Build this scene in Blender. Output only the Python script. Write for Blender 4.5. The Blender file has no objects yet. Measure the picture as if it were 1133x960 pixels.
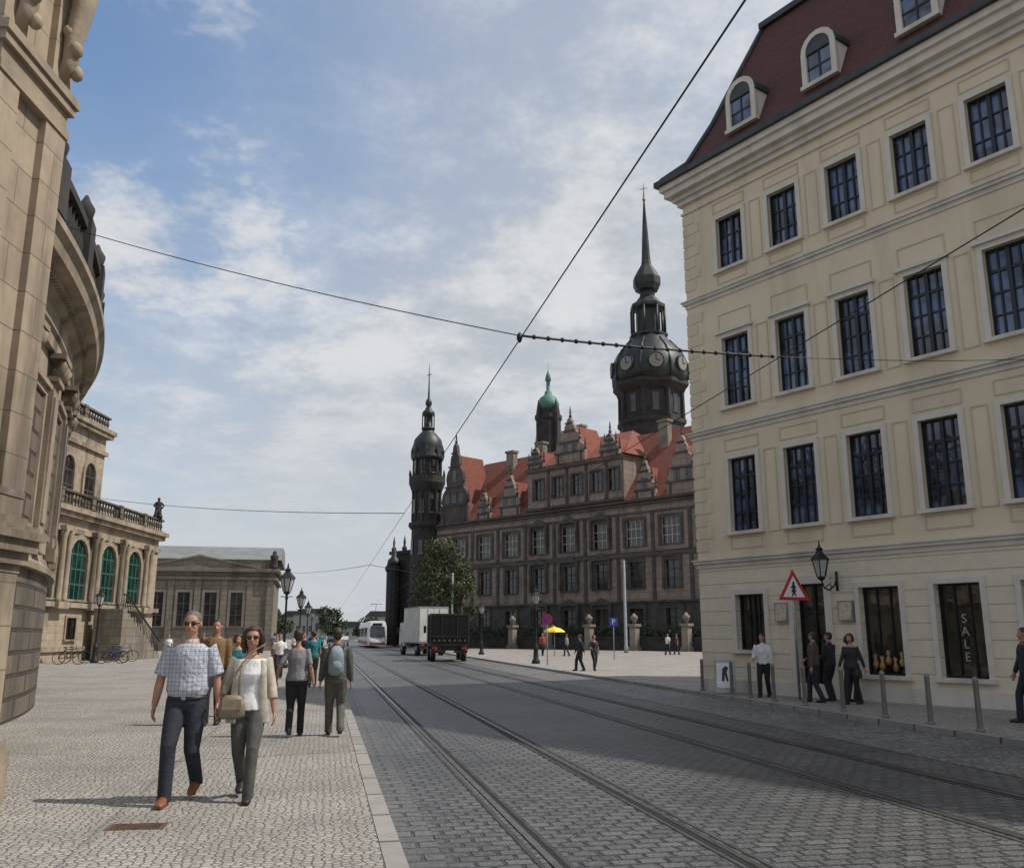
import bpy, bmesh, math, random
from mathutils import Vector, Matrix
random.seed(7)
rad=math.radians
scene=bpy.context.scene
COL=scene.collection

# ------------------------------------------------------------------ materials
def nt(name):
    m=bpy.data.materials.new(name); m.use_nodes=True
    t=m.node_tree; b=t.nodes['Principled BSDF']
    return m,t,b
def c4(c): return (c[0],c[1],c[2],1)
def mixc(t,fac,a,b,mode='MIX'):
    n=t.nodes.new('ShaderNodeMix'); n.data_type='RGBA'; n.blend_type=mode
    for idx,v in ((0,fac),(6,a),(7,b)):
        if isinstance(v,bpy.types.NodeSocket): t.links.new(v,n.inputs[idx])
        else: n.inputs[idx].default_value=v if idx==0 else c4(v)
    return n.outputs[2]
def ramp(t,inp,a,b):
    n=t.nodes.new('ShaderNodeMapRange'); n.interpolation_type='SMOOTHSTEP'
    t.links.new(inp,n.inputs[0]); n.inputs[1].default_value=a; n.inputs[2].default_value=b
    return n.outputs[0]
def mth(t,op,a,b=0.0,clamp=False):
    n=t.nodes.new('ShaderNodeMath'); n.operation=op; n.use_clamp=clamp
    for i,v in enumerate((a,b)):
        if isinstance(v,bpy.types.NodeSocket): t.links.new(v,n.inputs[i])
        else: n.inputs[i].default_value=v
    return n.outputs[0]
def coords(t,scale=(1,1,1)):
    tc=t.nodes.new('ShaderNodeTexCoord'); mp=t.nodes.new('ShaderNodeMapping')
    mp.inputs['Scale'].default_value=scale
    t.links.new(tc.outputs['Object'],mp.inputs[0]); return mp.outputs[0]
def noise(t,vec,scale,detail=3,rough=.6,out=0):
    n=t.nodes.new('ShaderNodeTexNoise'); n.inputs['Scale'].default_value=scale
    n.inputs['Detail'].default_value=detail; n.inputs['Roughness'].default_value=rough
    t.links.new(vec,n.inputs['Vector']); return n.outputs[out]
def bump(t,b,h,strength,dist=.02):
    n=t.nodes.new('ShaderNodeBump'); n.inputs['Strength'].default_value=strength
    n.inputs['Distance'].default_value=dist
    t.links.new(h,n.inputs['Height']); t.links.new(n.outputs[0],b.inputs['Normal'])
def pmat(name,c1,c2=None,scale=2.,rough=.8,metal=0,bmp=0.,bscale=30,stain=None,spec=.5,streak=False):
    m,t,b=nt(name); b.inputs['Roughness'].default_value=rough; b.inputs['Metallic'].default_value=metal
    b.inputs['Specular IOR Level'].default_value=spec
    if c2 is None: c2=tuple(x*.8 for x in c1)
    v=coords(t)
    o=mixc(t,ramp(t,noise(t,v,scale),.3,.7),c1,c2)
    if stain:
        v2=coords(t,(1,1,.18)) if streak else v
        o=mixc(t,mth(t,'MULTIPLY',ramp(t,noise(t,v2,.9,5,.65),.45,.70),.8),o,stain)
    t.links.new(o,b.inputs['Base Color'])
    if bmp: bump(t,b,noise(t,v,bscale,2),bmp)
    return m
def ashlar(name,c1,c2,mort,bw,bh,ms=.02,bmp=.4,stain=None,axis='xz',rough=.85,off=.5,wob=0,dark=.5,bd=.03):
    m,t,b=nt(name); b.inputs['Roughness'].default_value=rough
    tc=t.nodes.new('ShaderNodeTexCoord'); s=t.nodes.new('ShaderNodeSeparateXYZ'); t.links.new(tc.outputs['Object'],s.inputs[0])
    cb=t.nodes.new('ShaderNodeCombineXYZ')
    if axis=='xz':
        t.links.new(mth(t,'ADD',s.outputs[0],s.outputs[1]),cb.inputs[0]); t.links.new(s.outputs[2],cb.inputs[1])
    else:
        t.links.new(s.outputs[0],cb.inputs[0]); t.links.new(s.outputs[1],cb.inputs[1])
    vec=cb.outputs[0]
    if wob:
        col=noise(t,vec,2.6,2,.6,1); vm=t.nodes.new('ShaderNodeVectorMath'); vm.operation='MULTIPLY_ADD'
        t.links.new(col,vm.inputs[0]); vm.inputs[1].default_value=(wob,wob,0); t.links.new(vec,vm.inputs[2]); vec=vm.outputs[0]
    br=t.nodes.new('ShaderNodeTexBrick'); t.links.new(vec,br.inputs['Vector'])
    br.offset=off
    br.inputs['Color1'].default_value=c4(c1); br.inputs['Color2'].default_value=c4(c2); br.inputs['Mortar'].default_value=c4(mort)
    br.inputs['Scale'].default_value=1; br.inputs['Mortar Size'].default_value=ms; br.inputs['Mortar Smooth'].default_value=.5 if wob else .3
    br.inputs['Brick Width'].default_value=bw; br.inputs['Row Height'].default_value=bh
    o=br.outputs['Color']
    v=coords(t); n1=noise(t,v,3. if not wob else 1.1,5,.65)
    o=mixc(t,mth(t,'MULTIPLY',ramp(t,n1,.35,.75),dark),o,tuple(x*.55 for x in c1))
    if stain:
        v2=coords(t,(1,1,.2))
        o=mixc(t,mth(t,'MULTIPLY',ramp(t,noise(t,v2,.7,5,.7),.47,.66),.75),o,stain)
    h=mth(t,'SUBTRACT',mth(t,'MULTIPLY',n1,.5),br.outputs['Fac'])
    if wob:
        fine=noise(t,v,28,2); o=mixc(t,mth(t,'MULTIPLY',ramp(t,fine,.35,.8),.45),o,tuple(x*2.0 for x in c2)); h=mth(t,'ADD',h,mth(t,'MULTIPLY',fine,.8))
        o=mixc(t,mth(t,'MULTIPLY',ramp(t,noise(t,v,.22,4,.6),.42,.62),.45),o,tuple(x*.5 for x in c1))
    t.links.new(o,b.inputs['Base Color'])
    bump(t,b,h,bmp,bd)
    return m
def cobble(name,c1,c2,joint,sx,sy,rand=.6,bmp=.9,rough=.55,patch=.35):
    m,t,b=nt(name)
    v=coords(t,(sx,sy,1))
    def vor(feat):
        n=t.nodes.new('ShaderNodeTexVoronoi'); n.feature=feat; n.voronoi_dimensions='2D'
        n.inputs['Scale'].default_value=1; n.inputs['Randomness'].default_value=rand
        t.links.new(v,n.inputs['Vector']); return n
    e=vor('DISTANCE_TO_EDGE'); f=vor('F1')
    sc=t.nodes.new('ShaderNodeSeparateColor'); t.links.new(f.outputs['Color'],sc.inputs[0])
    o=mixc(t,sc.outputs[0],c1,c2)
    v2=coords(t); big=noise(t,v2,.45,5,.65)
    o=mixc(t,mth(t,'MULTIPLY',ramp(t,big,.35,.7),patch),o,tuple(x*.5 for x in c1))
    ed=ramp(t,e.outputs['Distance'],.02,.13)
    o=mixc(t,ed,joint,o)
    t.links.new(o,b.inputs['Base Color'])
    r=t.nodes.new('ShaderNodeMapRange'); t.links.new(sc.outputs[1],r.inputs[0]); r.inputs[3].default_value=rough-.12; r.inputs[4].default_value=rough+.2
    t.links.new(r.outputs[0],b.inputs['Roughness'])
    hh=mth(t,'ADD',ramp(t,e.outputs['Distance'],0,.22),mth(t,'MULTIPLY',sc.outputs[2],.35))
    bump(t,b,hh,bmp,.012)
    return m
def glassmat(name,c=(.012,.018,.03),rough=.04,c2=None):
    m,t,b=nt(name); b.inputs['Roughness'].default_value=rough; b.inputs['Specular IOR Level'].default_value=.9
    gx=t.nodes.new('ShaderNodeNewGeometry'); v=gx.outputs['Position']
    o=mixc(t,ramp(t,noise(t,v,1.1,2),.42,.62),c,c2 or tuple(x*3 for x in c)); t.links.new(o,b.inputs['Base Color'])
    bump(t,b,noise(t,v,2.2,1),.12,.05)
    return m

M={}
M['road']=ashlar('road_basalt_setts',(.058,.059,.061),(.125,.123,.119),(.010,.010,.009),.225,.165,.022,1.0,axis='xy',rough=.42,wob=.06,dark=.5,bd=.028)
M['pave']=cobble('pavement_mosaic',(.29,.27,.24),(.40,.37,.33),(.12,.108,.09),14,14,.8,.8,.75,.5)
M['pave2']=cobble('pavement_granite_setts',(.31,.275,.245),(.43,.385,.345),(.10,.09,.08),8.5,9.5,.6,.8,.6,.4)
M['edge']=cobble('road_edge_setts',(.14,.135,.128),(.26,.25,.235),(.03,.028,.025),7,8,.6,1.0,.45,.45)
M['kerb']=ashlar('granite_kerb',(.31,.29,.265),(.25,.235,.215),(.05,.05,.045),3.0,1.1,.03,.4,axis='xy',off=0)
M['gutter']=ashlar('gutter_setts',(.08,.08,.079),(.13,.127,.122),(.015,.015,.014),.34,.22,.02,.9,axis='xy',rough=.5,wob=.03,dark=.4)
M['ground']=pmat('far_ground',(.16,.155,.14),(.2,.19,.17),.05,.9)
M['rail']=pmat('rail_steel',(.30,.29,.28),(.18,.17,.16),6,.3,.9)
M['groove']=pmat('rail_groove',(.008,.008,.008),None,6,.8)
M['strip']=pmat('track_bed_asphalt',(.03,.03,.031),(.06,.058,.056),3,.85,bmp=.5,bscale=60)
M['plaster']=pmat('cream_plaster',(.71,.595,.43),(.66,.545,.395),.7,.9,bmp=.12,bscale=60,stain=(.55,.455,.335),streak=True)
M['plaster2']=ashlar('cream_rusticated_plaster',(.73,.64,.49),(.71,.62,.475),(.45,.39,.29),60.,.37,.014,.5,dark=.25)
M['trim']=pmat('pale_trim_stone',(.66,.61,.53),(.59,.54,.47),2,.8,bmp=.1,bscale=50,stain=(.44,.40,.35),streak=True)
M['panel']=pmat('plaster_panel_line',(.57,.475,.35),(.52,.44,.33),1,.9)
M['quoin']=pmat('plaster_quoin',(.68,.575,.415),(.61,.52,.375),1,.9,stain=(.5,.42,.31),streak=True)
M['frame']=pmat('dark_blue_window_frame',(.006,.008,.014),None,5,.4)
M['glass']=glassmat('window_glass',(.010,.016,.032),.04,(.075,.12,.22))  # blue patches are sky reflections painted into the dark pane colour
M['glassd']=glassmat('shop_glass',(.008,.008,.008),.05,(.05,.042,.03))
M['tile']=ashlar('red_roof_tiles',(.115,.04,.031),(.092,.032,.026),(.05,.02,.016),.2,.16,.012,.5,rough=.8)
M['tile2']=ashlar('castle_red_tiles',(.27,.08,.05),(.20,.062,.042),(.11,.04,.03),.45,.35,.03,.5,rough=.9,dark=.7)
M['lead']=pmat('grey_lead',(.035,.037,.04),(.06,.06,.06),2,.5,.3)
M['sand']=ashlar('weathered_sandstone',(.39,.315,.23),(.33,.265,.195),(.19,.155,.11),1.15,.42,.008,.6,stain=(.10,.083,.065))
M['sandtrim']=pmat('sandstone_trim',(.35,.285,.205),(.235,.193,.142),1.5,.85,bmp=.35,bscale=18,stain=(.07,.059,.047),streak=True)
M['rustic']=ashlar('dark_rusticated_stone',(.17,.138,.10),(.125,.102,.075),(.035,.028,.022),1.3,.42,.05,1.0,stain=(.05,.043,.035))
M['blackstone']=pmat('soot_black_stone',(.022,.02,.019),(.045,.041,.037),1.2,.85,bmp=.3,bscale=8)
M['castle']=ashlar('castle_sgraffito_wall',(.31,.235,.19),(.25,.193,.16),(.17,.135,.112),1.4,.7,.05,.3,stain=(.10,.082,.07),dark=.45)
M['castletrim']=pmat('castle_dark_trim',(.045,.039,.035),(.09,.076,.065),.8,.85,bmp=.4,bscale=4)
M['castlelite']=pmat('castle_light_stone',(.25,.215,.17),(.16,.135,.108),.8,.85)
M['clock']=pmat('clock_dial_grey',(.26,.25,.225),(.19,.18,.165),3,.6)
M['copper']=pmat('green_copper',(.085,.22,.165),(.055,.155,.12),1.5,.6)
M['dcopper']=pmat('dark_copper',(.015,.019,.018),(.034,.042,.040),.8,.5,.2)
M['gold']=pmat('gilded_metal',(.35,.26,.12),None,5,.4,.8)
M['cwin']=glassmat('castle_window_glass',(.010,.010,.012),.15)
M['cwinl']=pmat('pale_window_frames',(.50,.46,.40),None,4,.6)
M['greenwin']=pmat('green_window_paint',(.05,.13,.105),(.035,.10,.08),2,.4)
M['greenglass']=glassmat('green_dark_glass',(.006,.022,.018),.1,(.012,.045,.036))
M['greyst']=ashlar('grey_sandstone',(.25,.215,.165),(.20,.172,.135),(.11,.1,.08),1.2,.5,.03,.3,stain=(.09,.08,.065))
M['metalroof']=pmat('grey_metal_roof',(.22,.23,.225),(.16,.17,.165),.6,.6,.1)
M['iron']=pmat('black_iron',(.018,.02,.02),(.03,.032,.03),6,.45,.5)
M['lantern']=pmat('lantern_glass',(.35,.36,.34),(.45,.45,.42),3,.2)
M['galv']=pmat('galvanised_steel',(.34,.35,.35),(.26,.27,.27),4,.45,.6)
M['boll']=pmat('bollard_bronze_grey',(.16,.155,.14),(.22,.21,.18),4,.5,.4)
M['white']=pmat('white_paint',(.78,.78,.76),(.7,.7,.68),3,.5)
M['sale']=pmat('sale_letter_film',(.34,.34,.32),(.26,.26,.25),3,.5)
M['red']=pmat('red_paint',(.55,.02,.02),None,3,.45)
M['black']=pmat('black_paint',(.015,.015,.015),None,3,.5)
M['blue']=pmat('blue_paint',(.02,.08,.4),None,3,.4)
M['yellow']=pmat('yellow_fabric',(.85,.62,.03),(.75,.5,.02),3,.6)
M['rubber']=pmat('tyre_rubber',(.02,.02,.02),(.035,.033,.03),8,.85)
M['truckd']=pmat('black_green_truck_paint',(.008,.0085,.008),(.014,.014,.012),1,.55,spec=.25)
M['truckw']=pmat('pale_truck_body',(.62,.62,.58),(.5,.5,.47),.8,.5)
M['cream']=pmat('tram_cream',(.7,.72,.74),(.6,.62,.64),.7,.3)
M['wire']=pmat('wire_black',(.012,.012,.012),None,3,.6)
M['bark']=pmat('bark',(.07,.055,.04),(.04,.03,.02),4,.9,bmp=.5)
M['leaf']=pmat('leaf_green',(.085,.098,.035),(.045,.058,.022),.9,.7)
M['leaf2']=pmat('leaf_far',(.05,.07,.03),(.025,.04,.018),.25,.8)
M['rust']=pmat('rusty_iron',(.17,.10,.07),(.11,.07,.05),8,.7,.3,bmp=.4,bscale=50)
M['far']=pmat('far_city_wall',(.33,.33,.31),(.24,.24,.23),.05,.9)
M['brown']=pmat('brown_leather',(.24,.185,.13),(.17,.13,.09),8,.55)
M['poster']=pmat('cream_poster',(.65,.58,.45),(.45,.36,.25),9,.6)
M['warm']=pmat('warm_display',(.5,.28,.10),(.2,.1,.05),4,.6)

# ------------------------------------------------------------------ mesh builder
class MB:
    def __init__(s): s.v=[];s.f=[];s.m=[];s.sm=[]
    def add(s,vs,fs,m=0,sm=False,M=None):
        o=len(s.v)
        for p in vs:
            p=Vector(p)
            if M is not None: p=M@p
            s.v.append(p)
        for f in fs: s.f.append([i+o for i in f]); s.m.append(m); s.sm.append(sm)
    def box(s,x0,x1,y0,y1,z0,z1,m=0,M=None):
        vs=[(x,y,z) for z in(z0,z1) for y in(y0,y1) for x in(x0,x1)]
        s.add(vs,[(0,2,3,1),(4,5,7,6),(0,1,5,4),(2,6,7,3),(0,4,6,2),(1,3,7,5)],m,False,M)
    def prism(s,prof,y0,y1,m=0,M=None):
        n=len(prof)
        vs=[(x,y0,z) for x,z in prof]+[(x,y1,z) for x,z in prof]
        fs=[tuple(range(n)),tuple(range(2*n-1,n-1,-1))]+[(i,i+n,(i+1)%n+n,(i+1)%n) for i in range(n)]
        s.add(vs,fs,m,False,M)
    def lathe(s,prof,c=(0,0,0),seg=12,m=0,sm=True,M=None,ph=0):
        vs=[];fs=[]
        for r,z in prof:
            for i in range(seg):
                a=2*math.pi*(i+ph)/seg; vs.append((c[0]+r*math.cos(a),c[1]+r*math.sin(a),c[2]+z))
        for j in range(len(prof)-1):
            for i in range(seg):
                a=j*seg+i;b=j*seg+(i+1)%seg; fs.append((a,b,b+seg,a+seg))
        fs.append(tuple(range(seg-1,-1,-1))); fs.append(tuple((len(prof)-1)*seg+i for i in range(seg)))
        s.add(vs,fs,m,sm,M)
    def tube(s,pts,radii,seg=8,side=(1,0,0),m=0,sm=True,M=None):
        pts=[Vector(p) for p in pts]; side=Vector(side); vs=[];fs=[]; n=len(pts)
        for i,p in enumerate(pts):
            t=(pts[min(i+1,n-1)]-pts[max(i-1,0)]).normalized()
            x=side-t*side.dot(t)
            if x.length<1e-3: x=t.orthogonal()
            x.normalize(); y=t.cross(x)
            r=radii[i] if isinstance(radii,(list,tuple)) else radii
            rx,ry=(r if isinstance(r,(tuple,list)) else (r,r))
            for k in range(seg):
                a=2*math.pi*k/seg; vs.append(p+x*(rx*math.cos(a))+y*(ry*math.sin(a)))
        for j in range(n-1):
            for i in range(seg):
                a=j*seg+i;b=j*seg+(i+1)%seg; fs.append((a,b,b+seg,a+seg))
        fs.append(tuple(range(seg-1,-1,-1))); fs.append(tuple((n-1)*seg+i for i in range(seg)))
        s.add(vs,fs,m,sm,M)
    def ell(s,c,rx,ry,rz,seg=14,rings=9,m=0,M=None):
        prof=[(math.sin(math.pi*(j+.02)/(rings+.04)),-math.cos(math.pi*(j+.02)/(rings+.04))) for j in range(rings+1)]
        vs=[];fs=[]
        for r,z in prof:
            for i in range(seg):
                a=2*math.pi*i/seg; vs.append((c[0]+rx*r*math.cos(a),c[1]+ry*r*math.sin(a),c[2]+rz*z))
        for j in range(rings):
            for i in range(seg):
                a=j*seg+i;b=j*seg+(i+1)%seg; fs.append((a,b,b+seg,a+seg))
        fs.append(tuple(range(seg-1,-1,-1))); fs.append(tuple(rings*seg+i for i in range(seg)))
        s.add(vs,fs,m,True,M)
    def arc(s,prof,c,a0,a1,n,m=0):
        vs=[];fs=[];k=len(prof)
        for i in range(n+1):
            a=rad(a0+(a1-a0)*i/n)
            for r,z in prof: vs.append((c[0]+r*math.cos(a),c[1]+r*math.sin(a),z))
        for i in range(n):
            for j in range(k):
                a=i*k+j;b=i*k+(j+1)%k; fs.append((a,b,b+k,a+k))
        fs.append(tuple(range(k-1,-1,-1))); fs.append(tuple(n*k+j for j in range(k)))
        s.add(vs,fs,m)
    def wall(s,x0,x1,z0,z1,ops,y=0,rev=.25,m=0):
        xs=sorted(set([x0,x1]+[v for o in ops for v in o[:2]])); zs=sorted(set([z0,z1]+[v for o in ops for v in o[2:]]))
        xs=[x for x in xs if x0<=x<=x1]; zs=[z for z in zs if z0<=z<=z1]
        for i in range(len(xs)-1):
            for j in range(len(zs)-1):
                cx=(xs[i]+xs[i+1])/2; cz=(zs[j]+zs[j+1])/2
                if any(o[0]<cx<o[1] and o[2]<cz<o[3] for o in ops): continue
                s.add([(xs[i],y,zs[j]),(xs[i+1],y,zs[j]),(xs[i+1],y,zs[j+1]),(xs[i],y,zs[j+1])],[(0,1,2,3)],m)
        for a,b,c,d in ops:
            for q in ([(a,y,c),(a,y,d),(a,y+rev,d),(a,y+rev,c)],[(b,y,c),(b,y+rev,c),(b,y+rev,d),(b,y,d)],[(a,y,c),(a,y+rev,c),(b,y+rev,c),(b,y,c)],[(a,y,d),(b,y,d),(b,y+rev,d),(a,y+rev,d)]):
                s.add(q,[(0,1,2,3)],m)
    def mesh(s,name,mats):
        me=bpy.data.meshes.new(name); me.from_pydata([tuple(p) for p in s.v],[],s.f)
        for mm in mats: me.materials.append(M[mm] if isinstance(mm,str) else mm)
        me.polygons.foreach_set('material_index',s.m); me.polygons.foreach_set('use_smooth',s.sm)
        bm=bmesh.new(); bm.from_mesh(me); bmesh.ops.recalc_face_normals(bm,faces=bm.faces); bm.to_mesh(me); bm.free()
        return me
    def obj(s,name,mats,parent=None,loc=(0,0,0),rz=0,**kw):
        return mk(name,s.mesh(name,mats),parent,loc,rz,**kw)
def mk(name,data,parent=None,loc=(0,0,0),rz=0,label=None,category=None,group=None,kind=None):
    o=bpy.data.objects.new(name,data); COL.objects.link(o)
    o.location=loc; o.rotation_euler=(0,0,rad(rz))
    if parent: o.parent=parent
    if label: o['label']=label
    if category: o['category']=category
    if group: o['group']=group
    if kind: o['kind']=kind
    return o
def thing(name,label,cat,loc=(0,0,0),rz=0,group=None,scale=1):
    o=mk(name,None,None,loc,rz,label,cat,group); o.empty_display_size=.3; o.scale=(scale,)*3
    return o
def copy_tree(o,parent=None,loc=None,rz=None,label=None,scale=None):
    n=o.copy(); COL.objects.link(n)
    if parent is not None: n.parent=parent
    if loc is not None: n.location=loc
    if rz is not None: n.rotation_euler=(0,0,rad(rz))
    if scale: n.scale=(scale,)*3
    if label: n['label']=label
    for c in o.children: copy_tree(c,n)
    return n
SA=11.5
def W(lat,al,z=0):
    return Vector((lat*math.cos(rad(SA))-al*math.sin(rad(SA)), lat*math.sin(rad(SA))+al*math.cos(rad(SA)), z))

# ------------------------------------------------------------------ ground
g=MB(); R=2600; g.add([(R*math.cos(2*math.pi*i/48),R*math.sin(2*math.pi*i/48),-.112) for i in range(48)],[tuple(range(48))])
g.obj('ground',['ground'],kind='structure',label='flat city ground reaching the horizon')
def sheet(name,mat,l0,l1,a0,a1,z,lab):
    b=MB(); b.add([(l0,a0,z),(l1,a0,z),(l1,a1,z),(l0,a1,z)],[(0,1,2,3)]); return b.obj(name,[mat],rz=SA,kind='structure',label=lab)
KL=.66; KR=10.6
sheet('road','road',KL-.05,KR+.05,-30,420,-.1,'cobbled roadway with tram rails')
b=MB(); b.box(-90,KL-.16,-30,300,-.12,0); b.obj('left_pavement',['pave'],rz=SA,kind='structure',label='mosaic stone pavement')
b=MB(); b.box(KR+.25,110,-30,300,-.12,0); b.obj('right_pavement',['pave2'],rz=SA,kind='structure',label='granite sett pavement and square')
for nm,a,c in(('left_kerb',KL-.16,KL),('right_kerb',KR,KR+.25)):
    b=MB(); b.box(a,c,-30,300,-.12,.008); b.obj(nm,['kerb'],rz=SA,kind='structure',label='granite kerb stones')
b=MB(); b.add([(KL+.002,-30,-.095),(KL+.34,-30,-.095),(KL+.34,300,-.095),(KL+.002,300,-.095)],[(0,1,2,3)])
b.obj('gutter_path',['gutter'],rz=SA,kind='structure',label='row of large gutter setts')
sheet('road_edge_path','edge',8.4,KR-.002,-30,300,-.095,'paler setts along the road edge')
for cl in (2.53,6.67):
    tr=thing('tram_track','pair of grooved steel tram rails set in cobbles','tram track',rz=SA,group='tram tracks in the street')
    for sgn in(-1,1):
        x=cl+sgn*.74
        b=MB(); b.box(x-.03,x+.03,-25,330,-.099,-.088,0)
        xi=x-sgn*.055
        b.box(xi-.024,xi+.024,-25,330,-.0985,-.093,1); b.box(x-.13,x-.085,-25,330,-.099,-.0935,2); b.box(x+.085,x+.13,-25,330,-.099,-.0935,2)
        b.obj('rail',['rail','groove','strip'],tr)
mh=thing('drain_cover','rusty rectangular iron drain cover in the pavement','drain cover',(-3.2,8.25,0),8)
b=MB(); b.box(-.24,.24,-.13,.13,-.01,.006); 
for i in range(5): b.box(-.2,.2,-.11+i*.045,-.09+i*.045,.006,.012)
b.obj('cover',['rust'],mh)

# ------------------------------------------------------------------ windows
def window_mesh(name,w,h,cols,rows,mats,sur=.14,dep=.16,proud=.05,sill=True,mid=True,sw=.035,top=None):
    b=MB()
    b.add([(-w/2,dep,0),(w/2,dep,0),(w/2,dep,h),(-w/2,dep,h)],[(0,1,2,3)],2)
    y0=dep-.05;y1=dep-.003
    for x in(-w/2,w/2-.05): b.box(x,x+.05,y0,y1,0,h,1)
    for z in(0,h-.05): b.box(-w/2+.05,w/2-.05,y0,y1,z,z+.05,1)
    if mid: b.box(-.045,.045,y0-.01,y1,.05,h-.05,1)
    for i in range(1,cols):
        x=-w/2+w*i/cols
        if mid and abs(x)<.02: continue
        b.box(x-sw/2,x+sw/2,y0+.012,y1,.05,h-.05,1)
    for j in range(1,rows): 
        z=h*j/rows; t_=sw*(1.8 if (rows>=4 and j==rows-1) else 1); b.box(-w/2+.05,w/2-.05,y0+.015,y1-.002,z-t_/2,z+t_/2,1)
    if sur:
        for x in(-w/2-sur,w/2): b.box(x,x+sur,-proud,.02,0,h+sur,0)
        b.box(-w/2,w/2,-proud,.02,h,h+sur,0)
        if top: b.box(-w/2-sur-.06,w/2+sur+.06,-proud-.08,.02,h+sur,h+sur+.09,0)
    if sill: b.box(-w/2-sur-.04,w/2+sur+.04,-proud-.07,.02,-.09,0,0)
    return b.mesh(name,mats)
# ------------------------------------------------------------------ cream palace
pal=thing('palace_building','cream plastered five-storey baroque palace with red mansard roof','building',(5.67,27.7,-.096),-54.5,scale=1.06)
L=24.0; DP=14
wx=[1.80+1.9*i for i in range(12)]
rows=[(12.08,1.62,3),(7.93,2.05,4),(4.37,2.05,4)]
ww=.96
ops=[(x-ww/2,x+ww/2,z,z+h) for z,h,_ in rows for x in wx]
gops=[(1.32,2.28,1.2,2.66),(3.25,4.15,.05,2.85)]+[(x-.52,x+.52,.68,2.70) for x in (5.64,7.53,9.42,11.3,13.2,15.1,17)]
b=MB(); b.wall(0,L,3.62,15.,ops,0,.2,0)
b.wall(0,L,0,3.62,gops,0,.25,1)
b.add([(0,0,0),(0,DP,0),(0,DP,15),(0,0,15)],[(0,1,2,3)],0); b.add([(L,0,0),(L,DP,0),(L,DP,15),(L,0,15)],[(0,1,2,3)],0); b.add([(0,DP,0),(L,DP,0),(L,DP,15),(0,DP,15)],[(0,1,2,3)],0)
b.obj('wall',['plaster','plaster2'],pal)
def course(b,z0,z1,p,m=0,a=0):
    b.box(-p,L,-p,-.0+.01,z0,z1,m); b.box(-p,.01,.01,DP,z0,z1,m)
b=MB()
for z in(3.55,7.28,11.38):
    course(b,z-.12,z,.035); course(b,z,z+.08,.10); course(b,z+.08,z+.12,.14)
course(b,.0,.42,.07)
course(b,14.35,14.42,.05);course(b,14.66,14.82,.12); course(b,14.82,14.98,.22); course(b,14.98,15.2,.40); course(b,15.2,15.38,.5)
b.obj('cornice',['trim'],pal)
b=MB(); course(b,15.382,15.56,.62); b.obj('gutter',['lead'],pal,label='dark metal gutter along the eaves')
b=MB()
k=0; z=3.9
while z<14.3:
    w=.62 if k%2 else .42
    if not any(abs(z+.15-q)<.28 for q in(3.55,7.28,11.38)): b.box(-.02,w,-.02,.01,z,z+.3,0); b.box(-.02,.01,.01,w,z,z+.3,0)
    z+=.36;k+=1
b.obj('quoins',['quoin'],pal)
b=MB()
def outline(x0,x1,z0,z1,t=.035,p=.018):
    b.box(x0,x1,-p,.01,z0,z0+t);b.box(x0,x1,-p,.01,z1-t,z1);b.box(x0,x0+t,-p,.01,z0+t,z1-t);b.box(x1-t,x1,-p,.01,z0+t,z1-t)
for (z,h,_),(zl,zh) in zip(rows,((11.6,14.3),(7.6,11.15),(3.85,7.05))):
    for i in range(len(wx)-1):
        m_=(wx[i]+wx[i+1])/2; outline(m_-.2,m_+.2,z-.1,z+h+.1)
    for x in wx:
        if z-zl>.35: outline(x-.55,x+.55,zl+.05,z-.14)
        if zh-z-h>.5: outline(x-.6,x+.6,z+h+.22,min(zh-.05,z+h+.75))
b.obj('panel_moulding',['panel'],pal)
wm=[window_mesh('palace_window%d'%i,ww,h,4,r,['trim','frame','glass'],sur=.13,top=(i==1),sw=.042) for i,(z,h,r) in enumerate(rows)]
for i,(z,h,r) in enumerate(rows):
    for x in wx: mk('window',wm[i],pal,(x,0,z))
gw=window_mesh('palace_small_window',.96,1.46,3,3,['trim','frame','glassd'],dep=.2); mk('window',gw,pal,(1.8,0,1.2))
sw_=window_mesh('palace_shop_window',1.04,2.02,3,1,['trim','frame','glassd'],dep=.2,mid=False,sur=.12)
for x in (5.64,7.53,9.42,11.3,13.2,15.1,17): mk('shop_window',sw_,pal,(x,0,.68))
b=MB()
for q in range(5): b.lathe([(.05,0),(.07,.1),(.03,.2),(.05,.3),(.01,.33)],(-.35+q*.17,.24,random.random()*.25),8)
b.obj('display_goods',['warm'],pal,(5.64,-.06,.75))
dm=window_mesh('palace_door',.9,2.8,2,4,['trim','frame','glassd'],dep=.22,sur=.2,sill=False); d=mk('door',dm,pal,(3.7,0,.05))
b=MB(); b.tube([(.06,.14,1.0),(.06,.11,1.0),(.06,.11,1.25),(.06,.14,1.25)],.012,6); b.obj('handle',['gold'],d)
b=MB()
prof=[(-.45,15.56),(.15,16.1),(.75,17.4),(1.35,19.0),(2.0,20.7),(2.15,20.75),(6.5,22.3)]
for i in range(len(prof)-1):
    o0,z0=prof[i];o1,z1=prof[i+1]
    b.add([(o0,o0,z0),(L,o0,z0),(L,o1,z1),(o1,o1,z1)],[(0,1,2,3)])
    b.add([(o0,DP-o0,z0),(o0,o0,z0),(o1,o1,z1),(o1,DP-o1,z1)],[(0,1,2,3)])
    b.add([(L,DP-o0,z0),(o0,DP-o0,z0),(o1,DP-o1,z1),(L,DP-o1,z1)],[(0,1,2,3)])
b.add([(L,DP-p_[0],p_[1]) for p_ in prof]+[(L,p_[0],p_[1]) for p_ in reversed(prof)],[tuple(range(2*len(prof)))])
roof=b.obj('roof',['tile'],pal)
b=MB(); b.box(1.9,L,1.85,2.2,20.66,20.86); b.box(1.85,2.2,2.2,DP-2.2,20.66,20.86)
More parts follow.
